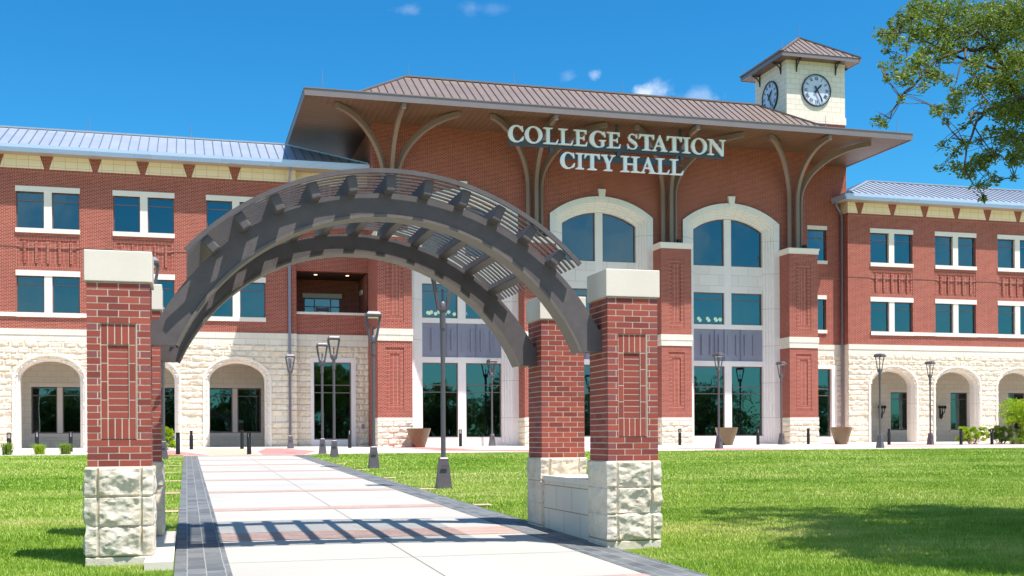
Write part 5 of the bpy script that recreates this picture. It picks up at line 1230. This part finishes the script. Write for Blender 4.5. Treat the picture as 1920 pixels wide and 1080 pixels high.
# small planting along the plaza
def small_tree(x, y, h, lb):
    o = empty('young_tree', (x, y, gz(y)+.03), label=lb, cat='tree'); mb = MB(); mb.tube([(0, 0, -.03), (.02, 0, .6), (0, 0, 1.25)], [.035, .03, .025], 8)
    for k in range(6):
        a = k*1.05; mb.tube([(0, 0, .85+.08*k), (.5*cos(a), .5*sin(a), 1.3+.12*k), (.95*cos(a), .95*sin(a), 1.6+.14*k)], [.018, .012, .005], 5)
    mb.build('trunk', M['bark'], o, smooth=True)
    cs = [(1.0*cos(k*2.4)*(.3+.7*(k % 5)/5), .9*sin(k*2.4)*(.3+.7*(k % 5)/5), 1.15+1.25*((k*7) % 26)/26) for k in range(26)]
    V, F, T = leaf_cloud(cs, [.34]*26, [90]*26, .15); big_mesh('crown', V, F, M['lime'], T, parent=o); return o
small_tree(45.0, 54.6, 2.6, 'young tree with bright yellow green leaves staked in the bed at the far right')
mb = MB(); mb.tube([(45.6, 54.3, gz(54)), (45.6, 54.3, gz(54)+1.35)], .03, 6); mb.tube([(44.2, 54.2, gz(54)), (44.2, 54.2, gz(54)+1.3)], .03, 6); mb.tube([(44.2, 54.2, gz(54)+1.2), (45.0, 54.6, gz(54)+1.35)], .012, 5); mb.tube([(45.6, 54.3, gz(54)+1.25), (45.0, 54.6, gz(54)+1.4)], .012, 5)
mb.build('tree_stake', M['bark'], label='pair of thin stakes with ties holding the young tree', cat='stake')
def bush(name, x, y, w, h, m_, lb, n=30, leaf=.13, cnt=70, cat='shrub'):
    cs = [(random.uniform(-w, w), random.uniform(-.3, .3), h*(.15+.8*random.random())) for _ in range(n)]
    o = empty(name, (x, y, gz(y)+.03), label=lb, cat=cat, group='shrubs and tufts at the plaza edge')
    V, F, T = leaf_cloud(cs, [.16]*n, [cnt]*n, leaf); big_mesh('foliage', V, F, m_, T, parent=o)
    mb = MB()
    for c in cs: mb.tube([(c[0]*.3, c[1]*.3, -.03), (c[0]*.7, c[1]*.7, c[2]*.5), c], [.010, .007, .003], 4)
    mb.build('stems', M['bark'], o)
    return o
bush('shrub', 42.1, 54.9, .75, .95, M['lime'], 'loose yellow green shrub left of the far right bollard')
bush('shrub', 44.4, 55.4, .9, 1.0, M['shrub'], 'dense green shrub beneath the young tree at the far right', 34)
bush('shrub', 46.2, 55.2, .8, 1.1, M['lime'], 'tall yellow green shrub at the right edge of the photo', 34)
bush('shrub', 44.6, 53.9, .7, .32, M['shrub'], 'low spreading plant in front of the staked young tree', 18, .09)
bush('shrub', -.95, 55.9, .35, 1.2, M['lime'], 'yellow green bush glimpsed between the left pillar and the second arch', 22)
def tuft(x, y, h, r, n, m_, lb):
    a = rng.random(n)*2*pi; l = h*(.55+.45*rng.random(n)); lean = r*(.25+.75*rng.random(n)); V = np.zeros((n, 5, 3)); wv = .010
    bx, by = .08*rng.normal(size=n), .08*rng.normal(size=n); ca, sa = np.cos(a), np.sin(a)
    for k, (t, ww) in enumerate([(0, 1), (0, -1), (.6, .8), (.6, -.8), (1, 0)]):
        V[:, k, 0] = bx+ca*lean*t**1.8-sa*wv*ww; V[:, k, 1] = by+sa*lean*t**1.8+ca*wv*ww; V[:, k, 2] = l*(t-.25*t*t*(1 if t == 1 else 0))
    F = np.concatenate([np.stack([np.arange(n)*5, np.arange(n)*5+1, np.arange(n)*5+3], 1), np.stack([np.arange(n)*5, np.arange(n)*5+3, np.arange(n)*5+2], 1), np.stack([np.arange(n)*5+2, np.arange(n)*5+3, np.arange(n)*5+4], 1)])
    o = big_mesh('grass_tuft', V.reshape(-1, 3), F, m_, np.repeat(rng.random(n), 5), label=lb, cat='plant', group='shrubs and tufts at the plaza edge'); o.location = (x, y, gz(y)+.02)
tuft(-6.9, 49.9, .75, .45, 260, M['shrub'], 'dark green grass tuft at the far left edge')
tuft(-5.75, 50.3, .65, .42, 220, M['lime'], 'yellowish grass tuft before the left arch, the middle of three')
tuft(-4.75, 50.3, .68, .5, 260, M['shrub'], 'spiky green grass tuft before the left arch, nearest the pillar')

# ------------------------------------------------------------------ grass blades
def on_lawn(x, y):
    ok = ((x < SX0-.005) | (x > SX1+.005))
    ok &= ~((x > -1.0) & (x < -.30) & (y > 12.02) & (y < 15.3)); ok &= ~((x > 4.5) & (x < 5.16) & (y > 12.02) & (y < 15.3))
    ok &= ~((x > -.42) & (x < SX0+.01) & (y > 11.5) & (y < 15.55)); ok &= ~((x < 4.9) & (x > SX1-.01) & (y > 11.65) & (y < 15.55))
    edge = np.where(x < 0, 49.6, 47.5); ok &= y < edge
    fr = np.mod(y-13.95, 4.57); strip = (y > 18) & (fr < .30) & (((x > -.62) & (x < 0)) | ((x > 4.6) & (x < 4.90))); ok &= ~strip
    u = (x*cos(YAW)-y*sin(YAW))/(x*sin(YAW)+y*cos(YAW)); ok &= (u > -.50) & (u < .50)
    return ok
Vs, Fs, Ts = [], [], []; base = 0
for (y0, y1, dens, hb, wb) in [(8.0, 13, 6800, .034, .0040), (13, 18, 3900, .034, .0052), (18, 25, 1700, .036, .008), (25, 35, 700, .040, .012), (35, 49.7, 380, .044, .017)]:
    x0, x1 = -.30*y1-1, .88*y1+1; n = int((x1-x0)*(y1-y0)*dens)
    x = x0+(x1-x0)*rng.random(n); y = y0+(y1-y0)*rng.random(n); k = on_lawn(x, y); x = x[k]; y = y[k]; n = len(x)
    a = rng.random(n)*2*pi; h = hb*(.45+.9*rng.random(n)); tall = rng.random(n) < .006*(1+2.5*np.sin(x*.9)*np.sin(y*.7)); h = np.where(tall, h*2.6, h); ln = h*(.15+.8*rng.random(n)); b = rng.random(n)*2*pi
    z = GA+GB*y; V = np.zeros((n, 3, 3)); V[:, 0] = np.stack([x-np.cos(a)*wb, y-np.sin(a)*wb, z-.004], 1); V[:, 1] = np.stack([x+np.cos(a)*wb, y+np.sin(a)*wb, z-.004], 1); V[:, 2] = np.stack([x+np.cos(b)*ln, y+np.sin(b)*ln, z+h], 1)
    Vs.append(V.reshape(-1, 3)); Fs.append(np.arange(n*3).reshape(n, 3)+base); base += n*3; Ts.append(np.repeat(np.clip(.45+.25*rng.normal(size=n), 0, 1), 3))
big_mesh('lawn_grass', np.concatenate(Vs), np.concatenate(Fs), M['blade'], np.concatenate(Ts), kind='stuff', label='mown green lawn grass with dry yellow patches', cat='grass')
